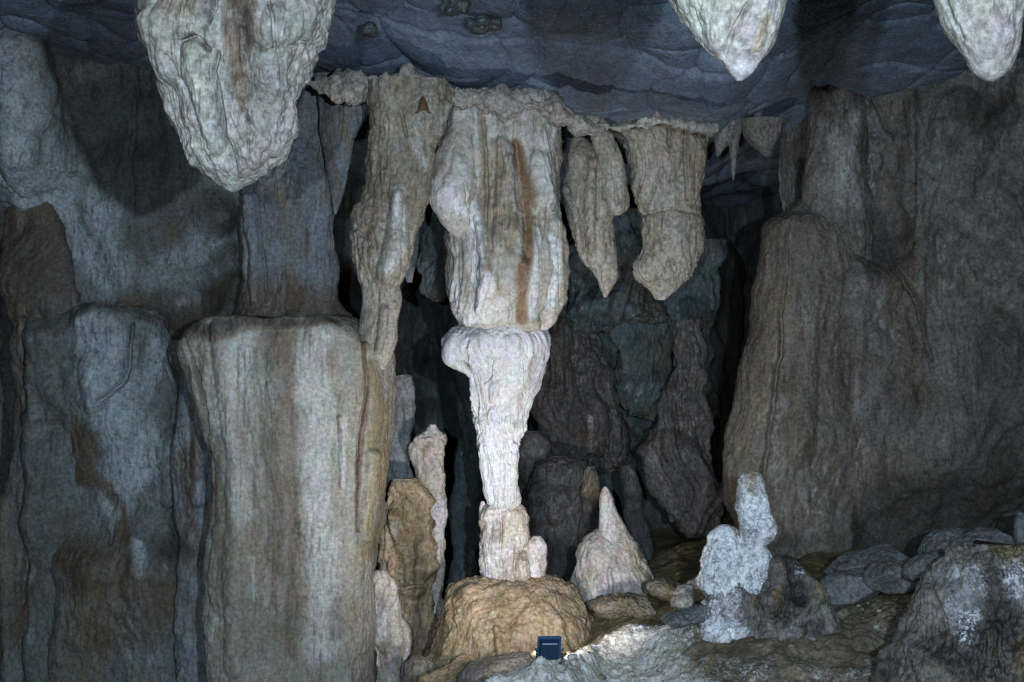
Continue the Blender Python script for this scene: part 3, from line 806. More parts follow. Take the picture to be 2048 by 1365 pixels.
tag(loft("flowstone_curtain", 12.5, [(150, 625, 642), (185, 606, 645), (230, 588, 648), (300, 556, 658), (340, 520, 664), (370, 492, 668), (440, 485, 668), (520, 486, 670), (600, 478, 675), (632, 470, 700), (652, 455, 722), (668, 450, 740)],
     'curt', 0.5, 2.6, 2.6, dict(FL, flute=(0.035, 6.0, 0.06)),
     feats=[('g', 26, [(484, 380, 6), (492, 440, 7), (495, 560, 6)]), ('g', 12, [(520, 400, 5), (530, 520, 6), (535, 600, 5)]), ('r', 10, [(508, 400, 12), (512, 600, 12)])],
     marks=[('r', 1.0, [(480, 600, 54), (560, 615, 60), (680, 625, 40)]), ('d', 1.0, [(450, 610, 46), (480, 636, 34), (600, 645, 26), (720, 655, 18)]), ('r', 0.55, [(622, 440, 10), (622, 520, 9)]),
            ('m', 0.45, [(585, 420, 26), (590, 560, 34)]), ('w', 0.25, [(640, 300, 20), (640, 520, 20)]), ('m', 0.6, [(670, 610, 14)])]),
    "smooth blue-grey flowstone curtain above the block with a dark brown foot", "flowstone")
tag(loft("drapery", 12.25, [(150, 630, 740), (170, 634, 738), (200, 634, 735), (260, 637, 716), (330, 650, 702), (380, 660, 690), (415, 666, 678), (430, 669, 672)],
     'curt', 0.5, 2.3, 2.6, FL, feats=[('g', 10, [(690, 200, 5), (680, 300, 5)])],
     marks=[('m', 0.55, [(690, 190, 40), (690, 300, 26)]), ('r', 0.6, [(645, 200, 14), (650, 300, 12), (668, 390, 16)]), ('d', 0.4, [(660, 260, 12)])]),
    "short brown stone drapery hanging at the right shoulder of the blue-grey curtain", "drapery")

# ================================================================== HANGING PILLAR
tag(loft("hanging_pillar", 11.3, [(165, 738, 900), (200, 735, 905), (235, 737, 900), (265, 738, 888), (300, 737, 872), (350, 736, 864), (395, 724, 858), (430, 710, 848), (455, 708, 842), (475, 703, 835), (510, 702, 826), (540, 706, 815), (560, 712, 806), (575, 721, 801), (620, 720, 796), (660, 716, 790), (690, 718, 786), (715, 725, 780), (740, 740, 772)],
     'pillar', 0.75, 2.2, 2.4, dict(FL, flute=(0.05, 6.0, 0.09), pop=None),
     feats=[('g', 14, [(752, 260, 5), (756, 330, 6), (740, 400, 5)]), ('r', 14, [(800, 395, 14), (790, 480, 18), (765, 560, 16)]), ('g', 12, [(835, 420, 5), (820, 520, 6), (788, 600, 5)]),
            ('g', 12, [(712, 460, 5), (735, 480, 5)]), ('r', 14, [(770, 620, 10), (760, 700, 10)]), ('g', 12, [(800, 230, 5), (815, 280, 5)]), ('r', 18, [(890, 215, 12), (868, 270, 12)]), ('g', 10, [(775, 250, 4), (770, 340, 5)])],
     marks=[('w', 0.8, [(800, 385, 13), (798, 440, 15), (795, 500, 17), (775, 540, 14)]), ('m', 0.75, [(765, 340, 36), (748, 420, 34), (728, 520, 24)]), ('r', 0.35, [(755, 200, 20), (760, 300, 20)]),
            ('m', 0.6, [(740, 640, 16), (735, 700, 16)]), ('r', 0.6, [(742, 700, 7), (740, 730, 8)]), ('w', 0.4, [(830, 280, 20), (850, 320, 14)]), ('d', 0.4, [(805, 540, 12), (790, 560, 10)]), ('m', 0.5, [(830, 330, 30)])]),
    "long crooked hanging pillar, brown with a white streak, joining the right corner of the block", "stalactite")
# a loose rust-brown flake stuck to its top
fl = np.array([(846, 192), (852, 200), (858, 222), (864, 228), (855, 226), (850, 220), (843, 222), (836, 227), (830, 228), (836, 218), (839, 200)], float)
fp = []
for dy in (0.0, 0.03):
    for (u, v) in fl:
        fp.append(W(u, v, 10.99 + dy))
nf = len(fl)
c0 = W(846, 212, 10.975)
vv = np.array(fp + [c0])
tr = [(2 * nf, (k + 1) % nf, k) for k in range(nf)]
qd = [(k, (k + 1) % nf, nf + (k + 1) % nf, nf + k) for k in range(nf)]
m_fl = plain("rust_flake", (0.11, 0.058, 0.026), 0.8)
tag(link_mesh("rock_flake", vv, qd, m_fl, tris=tr), "small rust brown pointed flake on the top of the hanging pillar", "flake")

# ================================================================== MAIN COLUMN
base = W(1030, 1290, 12.0)
colroot = empty("cave_column", base, "tall white column pinched in the middle, lit from below, rising from a tan mound", "column")
CS = dict(lump=(0.05, 2.0), flute=(0.06, 5.5, 0.09), fine=(0.010, 12.0), ripple=(0.010, 11.0))
loft("hanging_drapery", 11.9, [(194, 905, 1110), (202, 890, 1126), (235, 886, 1125), (300, 880, 1122), (400, 890, 1118), (440, 897, 1122), (470, 894, 1130), (520, 891, 1134), (575, 893, 1132), (605, 896, 1120), (628, 902, 1104), (648, 912, 1088), (672, 925, 1075)],
     'col', 0.78, 2.5, 2.3, CS, parent=colroot,
     feats=[('g', 20, [(1032, 300, 10), (1042, 360, 17), (1050, 430, 19), (1052, 520, 14)]), ('r', 14, [(1016, 330, 12), (1026, 430, 13), (1020, 470, 10)]), ('r', 14, [(1075, 330, 20), (1082, 400, 22)]),
            ('g', 16, [(950, 440, 5), (953, 520, 6), (950, 560, 6), (958, 575, 5)]), ('r', 16, [(935, 380, 20), (965, 470, 14), (975, 560, 14), (960, 620, 10)]), ('g', 12, [(912, 500, 4), (910, 570, 5), (916, 620, 4)]),
            ('g', 16, [(1086, 450, 5), (1088, 520, 6), (1082, 600, 6), (1075, 630, 5)]), ('r', 20, [(1000, 560, 60)]), ('g', 14, [(968, 250, 5), (975, 400, 6), (974, 520, 5)]),
            ('g', 10, [(1000, 300, 4), (1005, 500, 4)]), ('g', 9, [(900, 270, 4), (930, 260, 4)]), ('r', 14, [(1005, 300, 14), (1000, 500, 14)]), ('b', 16, [(1060, 640, 26)])],
     marks=[('r', 1.0, [(1034, 300, 10), (1040, 360, 14), (1050, 430, 18), (1052, 500, 19), (1054, 570, 18), (1044, 650, 14)]), ('m', 0.9, [(970, 230, 9), (973, 330, 12), (974, 520, 12)]), ('m', 0.7, [(1000, 310, 20), (1002, 480, 26)]),
            ('r', 0.6, [(1117, 260, 5), (1118, 400, 6)]), ('w', 1.0, [(935, 390, 34), (950, 470, 26), (970, 560, 18), (950, 640, 24)]), ('w', 0.7, [(1085, 380, 22), (1090, 440, 18)]), ('w', 0.6, [(905, 560, 16), (920, 640, 14)]),
            ('w', 0.75, [(1072, 480, 12), (1070, 580, 12), (1066, 620, 14)]), ('r', 0.45, [(985, 520, 12), (1000, 560, 22)]), ('d', 0.22, [(1025, 540, 24), (1030, 590, 18)]), ('w', 0.6, [(1000, 600, 20), (990, 640, 30)]),
            ('m', 0.6, [(1070, 640, 12)]), ('r', 0.4, [(885, 350, 16), (878, 300, 10)])])
loft("side_drapery", 11.62, [(225, 902, 950), (255, 898, 955), (285, 885, 958), (320, 872, 960), (360, 862, 962), (395, 858, 962), (415, 860, 958), (435, 872, 952), (452, 886, 944), (466, 897, 935), (476, 910, 922)],
     'col', 0.8, 2.2, 2.3, dict(CS, flute=(0.03, 5.5, 0.2)), parent=colroot, feats=[('g', 14, [(905, 300, 4), (900, 350, 5)]), ('g', 12, [(935, 370, 4), (945, 450, 5)])],
     marks=[('w', 0.85, [(890, 390, 26), (925, 430, 24)]), ('r', 0.6, [(872, 345, 15), (885, 330, 14)]), ('m', 0.35, [(930, 280, 30)])])
loft("ribbed_strip", 11.68, [(425, 1095, 1112), (440, 1090, 1126), (465, 1087, 1136), (520, 1086, 1139), (570, 1086, 1139), (610, 1085, 1133), (630, 1078, 1114), (645, 1072, 1110), (660, 1070, 1094)],
     'col', 0.9, 2.2, 2.2, dict(CS, flute=(0.03, 7, 0.2), ripple=(0.03, 14), pop=(0.03, 9)), parent=colroot, feats=[('g', 12, [(1118, 450, 5), (1120, 610, 5)])],
     marks=[('m', 0.75, [(1124, 450, 6), (1125, 600, 7)]), ('r', 0.5, [(1124, 450, 4), (1124, 560, 4)]), ('w', 0.9, [(1102, 480, 13), (1100, 600, 13)]), ('m', 0.6, [(1095, 645, 12)])])
loft("bell_shaft", 11.9, [(648, 945, 1045), (652, 920, 1072), (660, 902, 1088), (672, 889, 1097), (690, 883, 1101), (708, 888, 1098), (722, 903, 1094), (736, 924, 1090), (755, 938, 1083), (778, 940, 1076), (788, 940, 1068), (810, 940, 1060), (845, 941, 1052), (866, 948, 1046), (876, 951, 1037), (920, 955, 1035), (960, 961, 1034), (982, 965, 1040), (1005, 970, 1046), (1013, 976, 1040), (1016, 990, 1025)],
     'white', 0.72, 2.15, 2.0, dict(lump=(0.03, 2.5), flute=(0.07, 7.5, 0.06), fine=(0.006, 14.0), ripple=(0.008, 14.0)), parent=colroot,
     feats=[('g', 14, [(935, 680, 4), (930, 700, 5), (942, 750, 6), (952, 790, 5), (954, 840, 4)]), ('g', 10, [(905, 680, 3), (915, 720, 4), (940, 745, 4)]), ('g', 8, [(985, 720, 3), (982, 750, 4), (970, 765, 4)]),
            ('r', 8, [(990, 770, 12), (985, 800, 8)]), ('g', 7, [(1010, 860, 3), (1008, 1000, 3)]), ('r', 8, [(1030, 890, 6), (1028, 1000, 6)]), ('g', 9, [(1050, 720, 4), (1048, 800, 4), (1030, 880, 4)])],
     marks=[('m', 0.6, [(1072, 715, 9), (1062, 760, 10), (1042, 800, 8), (1036, 850, 6)]), ('r', 0.4, [(1085, 690, 8), (1068, 730, 6)]), ('m', 0.5, [(1027, 900, 4), (1028, 1010, 6)]), ('m', 0.25, [(905, 690, 16), (930, 740, 12)]), ('d', 0.15, [(1010, 735, 16), (1020, 770, 14)])])
loft("bell_lip", 11.75, [(668, 900, 935), (685, 886, 932), (705, 882, 928), (722, 884, 930), (731, 892, 936), (740, 912, 942), (748, 930, 944)],
     'white', 0.9, 2.2, 2.0, dict(lump=(0.02, 3), flute=(0.02, 8, 0.1), fine=(0.007, 14)), parent=colroot, feats=[('g', 8, [(905, 690, 4), (925, 735, 4)])])
loft("pedestal", 12.0, [(1006, 985, 1030), (1010, 972, 1044), (1018, 965, 1053), (1030, 961, 1058), (1080, 960, 1060), (1130, 961, 1063), (1150, 964, 1068), (1170, 958, 1078), (1195, 948, 1095)],
     'ped', 0.85, 2.4, 2.0, dict(lump=(0.03, 3), flute=(0.035, 7, 0.25), fine=(0.010, 14), pop=(0.02, 9)), parent=colroot,
     feats=[('g', 12, [(1052, 1095, 5), (1035, 1105, 5), (1030, 1130, 5)]), ('r', 10, [(1045, 1120, 12), (1045, 1160, 12)]), ('g', 9, [(1005, 1020, 3), (1000, 1090, 4)])],
     marks=[('d', 0.5, [(985, 1045, 16), (990, 1065, 12)]), ('r', 0.5, [(1006, 1020, 5), (1004, 1060, 5)]), ('r', 0.45, [(1045, 1095, 14), (1000, 1110, 14)]), ('w', 0.6, [(970, 1070, 12), (975, 1130, 14)]), ('w', 0.55, [(1045, 1130, 14)]), ('m', 0.5, [(1000, 1130, 16), (1020, 1170, 30)])])
loft("pedestal_knob", 11.95, [(1073, 1066, 1082), (1080, 1058, 1092), (1092, 1055, 1097), (1106, 1055, 1095), (1116, 1055, 1092), (1132, 1052, 1094), (1148, 1050, 1092), (1165, 1048, 1092), (1190, 1040, 1105)],
     'ped', 0.9, 2.2, 2.0, dict(lump=(0.03, 4), flute=None, fine=(0.012, 13), pop=(0.03, 8)), parent=colroot, marks=[('m', 0.5, [(1080, 1100, 16), (1085, 1140, 12)]), ('w', 0.5, [(1072, 1090, 12)])])
loft("pedestal_chip", 11.98, [(1003, 962, 968), (1010, 959, 974), (1030, 957, 974), (1046, 959, 968), (1052, 961, 965)], 'ped', 0.9, 2.2, 2.0, dict(lump=(0.02, 4), flute=None), parent=colroot, marks=[('m', 0.4, [(965, 1030, 12)])])
loft("mound", 11.95, [(1148, 990, 1060, 20), (1154, 965, 1095, 45), (1162, 920, 1118, 66), (1172, 897, 1136, 86), (1190, 890, 1152, 108), (1215, 887, 1168, 130), (1245, 882, 1182, 150), (1275, 872, 1191, 168), (1310, 850, 1196, 184), (1350, 826, 1200, 200), (1400, 800, 1200, 215)],
     'tan', 0.75, 2.2, 2.2, dict(lump=(0.05, 2.2), flute=(0.05, 6, 0.25), fine=(0.012, 12), pop=(0.025, 7)), parent=colroot,
     feats=[('g', 9, [(905, 1190, 5), (915, 1230, 5)]), ('r', 12, [(1000, 1235, 10), (1005, 1290, 10)]), ('r', 12, [(1110, 1225, 12), (1130, 1280, 12)]), ('b', 14, [(1060, 1210, 40)])],
     marks=[('d', 0.45, [(1110, 1172, 16), (1135, 1190, 12)]), ('w', 0.3, [(1100, 1200, 26)]), ('r', 0.5, [(1010, 1200, 40), (1040, 1260, 40)]), ('w', 0.28, [(985, 1210, 16), (935, 1250, 14)]), ('m', 0.8, [(940, 1290, 30), (1100, 1310, 40), (880, 1300, 30)]), ('d', 0.5, [(930, 1190, 10), (905, 1185, 8)])])

# ================================================================== CRUST LEDGE UNDER THE CEILING
tag(tube("crust_ledge", 11.35, [(600, 170, 14), (690, 170, 18), (735, 172, 18), (760, 160, 20), (800, 162, 20), (850, 168, 20), (880, 180, 20), (930, 194, 19), (1000, 204, 18), (1060, 212, 17), (1110, 220, 19), (1150, 240, 17), (1190, 256, 12), (1240, 252, 9), (1300, 246, 9), (1350, 250, 9), (1430, 256, 8)], 'crust',
     dict(lump=(0.12, 2.6), flute=None, fine=(0.03, 9), pop=(0.05, 9.0))),
    "knobbly pale crust ledge along the top of the column and curtains below the ceiling", "ledge")

# ================================================================== RIGHT HANGING STALACTITES
HS = dict(lump=(0.05, 2.2), flute=(0.06, 6.5, 0.07), fine=(0.010, 12.0), crack=(0.02, 4.0, 0.12))
ra = empty("stalactite", W(1190, 262, 12.4), "ragged grooved stalactite with a drip point, first to the right of the column", "stalactite")
loft("body", 12.4, [(264, 1150, 1158), (285, 1141, 1180), (310, 1133, 1205), (350, 1130, 1216), (400, 1134, 1226), (440, 1139, 1228), (480, 1150, 1233), (510, 1155, 1235), (535, 1166, 1237), (548, 1186, 1238), (562, 1196, 1234), (578, 1201, 1224), (595, 1208, 1213)],
     'pillar', 0.75, 2.2, 2.4, HS, parent=ra, feats=[('g', 18, [(1140, 380, 5), (1160, 460, 6), (1168, 520, 5)]), ('g', 12, [(1190, 300, 4), (1195, 440, 5)]), ('r', 10, [(1180, 330, 12), (1180, 500, 12)]), ('g', 12, [(1195, 530, 4), (1198, 560, 4)])],
     marks=[('m', 0.45, [(1170, 320, 30), (1175, 420, 24)]), ('m', 0.3, [(1215, 540, 14)]), ('d', 0.3, [(1150, 420, 10), (1165, 500, 10)]), ('w', 0.4, [(1205, 480, 18), (1180, 470, 12)])])
loft("wing", 12.3, [(228, 1150, 1190), (245, 1165, 1218), (270, 1178, 1226), (310, 1196, 1246), (350, 1204, 1254), (395, 1212, 1260), (415, 1218, 1260), (425, 1222, 1250), (431, 1228, 1240)],
     'pillar', 0.6, 2.2, 2.4, HS, parent=ra, feats=[('g', 12, [(1225, 330, 4), (1232, 410, 4)])], marks=[('m', 0.3, [(1230, 360, 20)])])
tag(loft("stalactite", 12.6, [(218, 1235, 1400), (240, 1222, 1410), (255, 1216, 1412), (272, 1222, 1413), (300, 1244, 1412), (350, 1261, 1408), (400, 1270, 1403), (426, 1278, 1400), (440, 1281, 1406), (475, 1279, 1411), (505, 1275, 1408), (528, 1266, 1396), (548, 1267, 1388), (560, 1276, 1384), (570, 1294, 1366), (580, 1302, 1356), (590, 1306, 1342), (600, 1311, 1330)],
     'pillar', 0.6, 2.4, 2.4, HS, feats=[('g', 16, [(1330, 250, 5), (1336, 300, 5)]), ('g', 6, [(1280, 432, 6), (1340, 420, 6), (1400, 432, 6)]), ('r', 12, [(1270, 270, 24), (1240, 265, 14)]), ('g', 10, [(1365, 260, 4), (1370, 400, 5)]), ('g', 10, [(1390, 270, 4), (1388, 400, 4)]), ('b', 16, [(1345, 490, 50)]), ('g', 12, [(1300, 565, 4), (1360, 562, 4)])],
     marks=[('m', 0.6, [(1290, 450, 14), (1282, 530, 16)]), ('r', 0.45, [(1375, 300, 22), (1385, 400, 14)]), ('w', 0.3, [(1340, 500, 40)]), ('d', 0.4, [(1345, 440, 14)]), ('w', 0.4, [(1325, 585, 14)]), ('r', 0.25, [(1300, 320, 22)])]),
    "wide blunt hanging stalactite with a broken foot, farther right of the column", "stalactite")
ic = "icicles under the ceiling right of the blunt stalactite"
for (keys, lab) in (([(195, 1400, 1500), (250, 1420, 1482), (285, 1428, 1466), (300, 1430, 1446), (314, 1433, 1439)], "stubby dim icicle stalactite beside the wide blunt stalactite"),
                    ([(200, 1440, 1500), (275, 1455, 1480), (310, 1460, 1475), (345, 1463, 1471), (362, 1465, 1468)], "thin long dim icicle stalactite under the ceiling, longest of the small ones"),
                    ([(240, 1480, 1575), (275, 1488, 1560), (292, 1500, 1550), (305, 1520, 1546), (314, 1530, 1538)], "faint lumpy icicle stalactite farthest into the dark right corner"),
                    ([(150, 1490, 1545), (215, 1505, 1530), (235, 1508, 1524), (262, 1514, 1520), (284, 1516, 1519)], "tiny pale drip stalactite above the dark corner")):
    tag(loft("small_stalactite", 12.7, keys, 'rwall', 0.9, 2.0, 2.6, dict(lump=(0.02, 4), flute=(0.02, 8, 0.2))), lab, "stalactite", ic)

# ================================================================== DARK THINGS BEHIND
def rear(name, D, keys, label, cat, mat='back', **kw):
    st = kw.pop('style', dict(lump=(0.16, 1.7), flute=(0.22, 3.6, 0.14), fine=(0.022, 8.0), pop=(0.05, 3.5)))
    return tag(loft(name, D, keys, mat, kw.pop('ratio', 0.5), 2.1, 3.0, st, **kw), label, cat)
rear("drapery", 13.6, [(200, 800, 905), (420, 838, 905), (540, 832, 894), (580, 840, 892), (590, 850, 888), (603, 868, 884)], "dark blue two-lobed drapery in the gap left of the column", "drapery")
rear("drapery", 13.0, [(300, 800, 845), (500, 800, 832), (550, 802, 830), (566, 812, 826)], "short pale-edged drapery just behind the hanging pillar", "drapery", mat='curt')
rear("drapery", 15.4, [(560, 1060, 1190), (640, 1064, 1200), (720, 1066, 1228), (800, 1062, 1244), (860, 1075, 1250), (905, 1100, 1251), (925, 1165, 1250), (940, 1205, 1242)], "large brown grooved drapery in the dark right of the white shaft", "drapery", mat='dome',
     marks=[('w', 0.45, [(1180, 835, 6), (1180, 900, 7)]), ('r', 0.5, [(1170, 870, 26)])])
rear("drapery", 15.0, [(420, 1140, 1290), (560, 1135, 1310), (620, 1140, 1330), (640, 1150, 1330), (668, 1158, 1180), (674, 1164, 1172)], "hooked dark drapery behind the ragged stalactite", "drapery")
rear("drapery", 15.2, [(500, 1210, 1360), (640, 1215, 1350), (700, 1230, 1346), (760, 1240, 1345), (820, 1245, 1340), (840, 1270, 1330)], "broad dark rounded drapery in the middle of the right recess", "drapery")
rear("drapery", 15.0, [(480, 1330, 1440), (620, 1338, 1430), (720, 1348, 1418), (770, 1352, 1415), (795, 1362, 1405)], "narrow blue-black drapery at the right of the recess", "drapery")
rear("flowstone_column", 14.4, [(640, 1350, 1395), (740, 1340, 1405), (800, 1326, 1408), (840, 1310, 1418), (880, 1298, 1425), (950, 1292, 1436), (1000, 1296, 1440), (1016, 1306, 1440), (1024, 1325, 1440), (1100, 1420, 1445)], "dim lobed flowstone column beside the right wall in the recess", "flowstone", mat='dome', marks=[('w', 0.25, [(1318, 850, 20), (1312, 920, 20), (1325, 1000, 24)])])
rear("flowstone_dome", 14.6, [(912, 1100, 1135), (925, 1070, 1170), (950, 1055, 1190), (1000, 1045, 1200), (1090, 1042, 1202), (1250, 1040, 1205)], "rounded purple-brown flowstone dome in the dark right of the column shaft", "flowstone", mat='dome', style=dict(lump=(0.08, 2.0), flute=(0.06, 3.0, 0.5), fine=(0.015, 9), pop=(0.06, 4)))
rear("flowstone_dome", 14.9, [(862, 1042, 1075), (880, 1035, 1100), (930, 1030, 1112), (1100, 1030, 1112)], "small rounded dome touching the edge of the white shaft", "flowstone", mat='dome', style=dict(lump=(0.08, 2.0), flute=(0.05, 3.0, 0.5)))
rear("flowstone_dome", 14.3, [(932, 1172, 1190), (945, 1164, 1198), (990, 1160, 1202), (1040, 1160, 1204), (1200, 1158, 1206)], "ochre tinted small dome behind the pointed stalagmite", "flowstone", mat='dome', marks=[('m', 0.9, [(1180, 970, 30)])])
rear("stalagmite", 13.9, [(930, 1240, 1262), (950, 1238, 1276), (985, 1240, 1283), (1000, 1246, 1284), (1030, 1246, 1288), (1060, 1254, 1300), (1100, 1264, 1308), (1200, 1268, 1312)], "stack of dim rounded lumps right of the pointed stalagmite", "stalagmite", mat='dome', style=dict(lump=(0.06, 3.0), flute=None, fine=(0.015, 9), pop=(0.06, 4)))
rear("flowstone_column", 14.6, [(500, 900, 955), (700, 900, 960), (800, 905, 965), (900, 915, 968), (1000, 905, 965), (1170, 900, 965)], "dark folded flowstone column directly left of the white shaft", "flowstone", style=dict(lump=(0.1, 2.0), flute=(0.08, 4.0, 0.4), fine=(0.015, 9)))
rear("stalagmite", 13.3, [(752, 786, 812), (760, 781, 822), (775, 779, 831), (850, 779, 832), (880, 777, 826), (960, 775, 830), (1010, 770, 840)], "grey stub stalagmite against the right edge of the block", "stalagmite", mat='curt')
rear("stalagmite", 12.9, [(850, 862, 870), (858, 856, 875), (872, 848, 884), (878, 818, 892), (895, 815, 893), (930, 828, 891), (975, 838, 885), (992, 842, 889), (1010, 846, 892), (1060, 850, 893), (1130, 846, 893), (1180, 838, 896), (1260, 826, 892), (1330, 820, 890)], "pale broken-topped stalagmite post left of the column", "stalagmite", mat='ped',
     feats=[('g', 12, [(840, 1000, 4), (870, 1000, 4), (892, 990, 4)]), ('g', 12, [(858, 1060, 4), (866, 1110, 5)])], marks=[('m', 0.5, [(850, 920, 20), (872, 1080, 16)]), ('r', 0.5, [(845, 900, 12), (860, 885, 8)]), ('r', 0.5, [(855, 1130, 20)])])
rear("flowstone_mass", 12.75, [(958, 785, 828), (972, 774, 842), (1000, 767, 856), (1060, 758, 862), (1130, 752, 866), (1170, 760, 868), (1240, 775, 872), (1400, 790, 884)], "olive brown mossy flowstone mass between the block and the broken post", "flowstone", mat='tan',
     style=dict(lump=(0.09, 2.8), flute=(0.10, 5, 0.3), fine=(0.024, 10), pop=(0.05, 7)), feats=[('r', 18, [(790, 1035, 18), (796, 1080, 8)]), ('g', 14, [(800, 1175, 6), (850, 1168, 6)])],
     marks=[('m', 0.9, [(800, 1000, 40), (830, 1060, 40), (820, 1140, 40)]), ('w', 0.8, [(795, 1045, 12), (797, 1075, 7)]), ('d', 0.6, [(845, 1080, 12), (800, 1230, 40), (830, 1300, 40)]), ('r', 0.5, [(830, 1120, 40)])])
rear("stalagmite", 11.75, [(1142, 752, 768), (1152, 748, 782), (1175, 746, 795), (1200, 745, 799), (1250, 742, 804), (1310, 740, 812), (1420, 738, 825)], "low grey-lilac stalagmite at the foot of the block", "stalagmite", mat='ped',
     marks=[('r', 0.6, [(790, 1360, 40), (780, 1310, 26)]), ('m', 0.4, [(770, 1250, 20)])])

# ================================================================== POINTED STALAGMITE
rs_ = empty("stalagmite", W(1225, 1230, 12.7), "pale lilac stalagmite with a finger-like tip on a wide skirt", "stalagmite")
loft("tip", 12.65, [(974, 1207, 1214), (979, 1202, 1219), (990, 1199, 1224), (1010, 1198, 1228), (1030, 1198, 1238), (1050, 1198, 1250), (1066, 1197, 1258), (1082, 1194, 1264)], 'ped', 0.9, 2.1, 2.0, dict(lump=(0.02, 4), flute=(0.025, 8, 0.15), fine=(0.007, 14)), parent=rs_,
     feats=[('g', 9, [(1218, 1000, 3), (1214, 1060, 4)])], marks=[('w', 0.8, [(1206, 1000, 10), (1204, 1050, 8)]), ('w', 0.3, [(1230, 1040, 16)])])
loft("skirt", 12.7, [(1058, 1195, 1245), (1066, 1182, 1260), (1080, 1168, 1270), (1095, 1156, 1281), (1115, 1150, 1292), (1140, 1144, 1301), (1160, 1140, 1307), (1190, 1142, 1314), (1215, 1150, 1322), (1260, 1150, 1330)], 'ped', 0.8, 2.3, 2.2, dict(lump=(0.04, 2.5), flute=(0.06, 6, 0.12), fine=(0.010, 12)), parent=rs_,
     feats=[('r', 10, [(1215, 1130, 6), (1218, 1190, 6)]), ('g', 10, [(1255, 1140, 4), (1265, 1200, 4)]), ('b', 12, [(1190, 1090, 24)])], marks=[('m', 0.7, [(1290, 1140, 18), (1300, 1190, 18), (1240, 1200, 26)]), ('m', 0.5, [(1190, 1200, 20)]), ('w', 0.4, [(1190, 1100, 26)])])

# ================================================================== SPECKLED STALAGMITE IN FRONT
sp = empty("stalagmite", W(1490, 1250, 9.9), "bright white speckled double-headed stalagmite standing on the dark ground", "stalagmite")
SS = dict(lump=(0.03, 4.0), flute=None, fine=(0.018, 13.0), pop=(0.03, 8.0))
loft("tall_head", 10.08, [(944, 1492, 1514), (949, 1482, 1524), (960, 1477, 1529), (985, 1473, 1534), (1005, 1470, 1540), (1022, 1471, 1543), (1030, 1473, 1546), (1040, 1476, 1556), (1055, 1478, 1559), (1072, 1480, 1552), (1082, 1483, 1538), (1092, 1484, 1528), (1100, 1482, 1538), (1120, 1480, 1543), (1136, 1479, 1536), (1170, 1470, 1545), (1240, 1460, 1560)], 'spk', 0.9, 2.1, 1.8, SS, parent=sp,
     feats=[('g', 12, [(1478, 1040, 4), (1500, 1030, 4), (1540, 1030, 4)]), ('g', 9, [(1480, 1090, 4), (1535, 1092, 4)])],
     marks=[('w', 1.0, [(1505, 975, 40), (1505, 1020, 40)]), ('w', 1.0, [(1535, 1055, 36), (1510, 1110, 40), (1500, 1160, 40)]), ('r', 0.85, [(1500, 948, 20), (1485, 955, 8)]), ('d', 0.55, [(1505, 962, 14)]), ('r', 0.6, [(1545, 1032, 8)]), ('d', 0.6, [(1500, 1050, 16), (1490, 1080, 14)]), ('d', 0.6, [(1500, 1170, 30), (1520, 1220, 40)]), ('r', 0.7, [(1495, 1188, 12), (1515, 1195, 8)])])
loft("low_head", 10.12, [(1052, 1438, 1462), (1057, 1426, 1474), (1068, 1416, 1481), (1090, 1409, 1488), (1112, 1404, 1489), (1124, 1400, 1489), (1136, 1404, 1488), (1146, 1398, 1487), (1156, 1392, 1486), (1166, 1394, 1486), (1176, 1403, 1488), (1190, 1412, 1495), (1212, 1416, 1505), (1235, 1413, 1520), (1250, 1406, 1540), (1275, 1390, 1560)], 'spk', 0.85, 2.1, 1.8, SS, parent=sp,
     marks=[('w', 1.0, [(1440, 1080, 50), (1435, 1140, 56), (1430, 1165, 50)]), ('w', 1.0, [(1450, 1210, 60)]), ('r', 0.8, [(1468, 1062, 10), (1478, 1080, 8)]), ('d', 0.5, [(1500, 1225, 34)])])
loft("foot", 10.12, [(1150, 1440, 1530, 20), (1165, 1415, 1555, 36), (1185, 1404, 1590, 48), (1210, 1406, 1625, 56), (1240, 1402, 1650, 62), (1265, 1390, 1668, 66), (1300, 1375, 1690, 68)], 'spkd', 0.7, 2.2, 2.0, dict(SS, lump=(0.06, 3)), parent=sp,
     marks=[('w', 1.0, [(1430, 1200, 40), (1440, 1250, 40)]), ('d', 0.9, [(1530, 1200, 40), (1570, 1240, 60), (1640, 1250, 40)]), ('r', 0.9, [(1497, 1190, 12), (1518, 1200, 10)]), ('m', 0.6, [(1540, 1230, 30)])])
loft("side_lump", 9.98, [(1110, 1552, 1574), (1118, 1545, 1588), (1130, 1540, 1604), (1150, 1532, 1628), (1175, 1528, 1646), (1195, 1520, 1655), (1230, 1500, 1664), (1290, 1470, 1690)], 'spkd', 0.7, 2.2, 2.0, dict(SS, lump=(0.07, 3)), parent=sp,
     feats=[('h', 22, [(1590, 1180, 20)]), ('g', 12, [(1575, 1115, 5), (1572, 1150, 5), (1590, 1200, 5)]), ('r', 14, [(1600, 1140, 14), (1635, 1190, 14)]), ('b', 14, [(1540, 1195, 26)])],
     marks=[('d', 0.95, [(1565, 1130, 24), (1590, 1170, 34), (1560, 1200, 30)]), ('d', 0.8, [(1620, 1220, 30)]), ('m', 0.6, [(1630, 1180, 14), (1610, 1140, 10)]), ('r', 0.9, [(1552, 1175, 12), (1556, 1190, 10)]), ('w', 0.4, [(1590, 1140, 12)])])

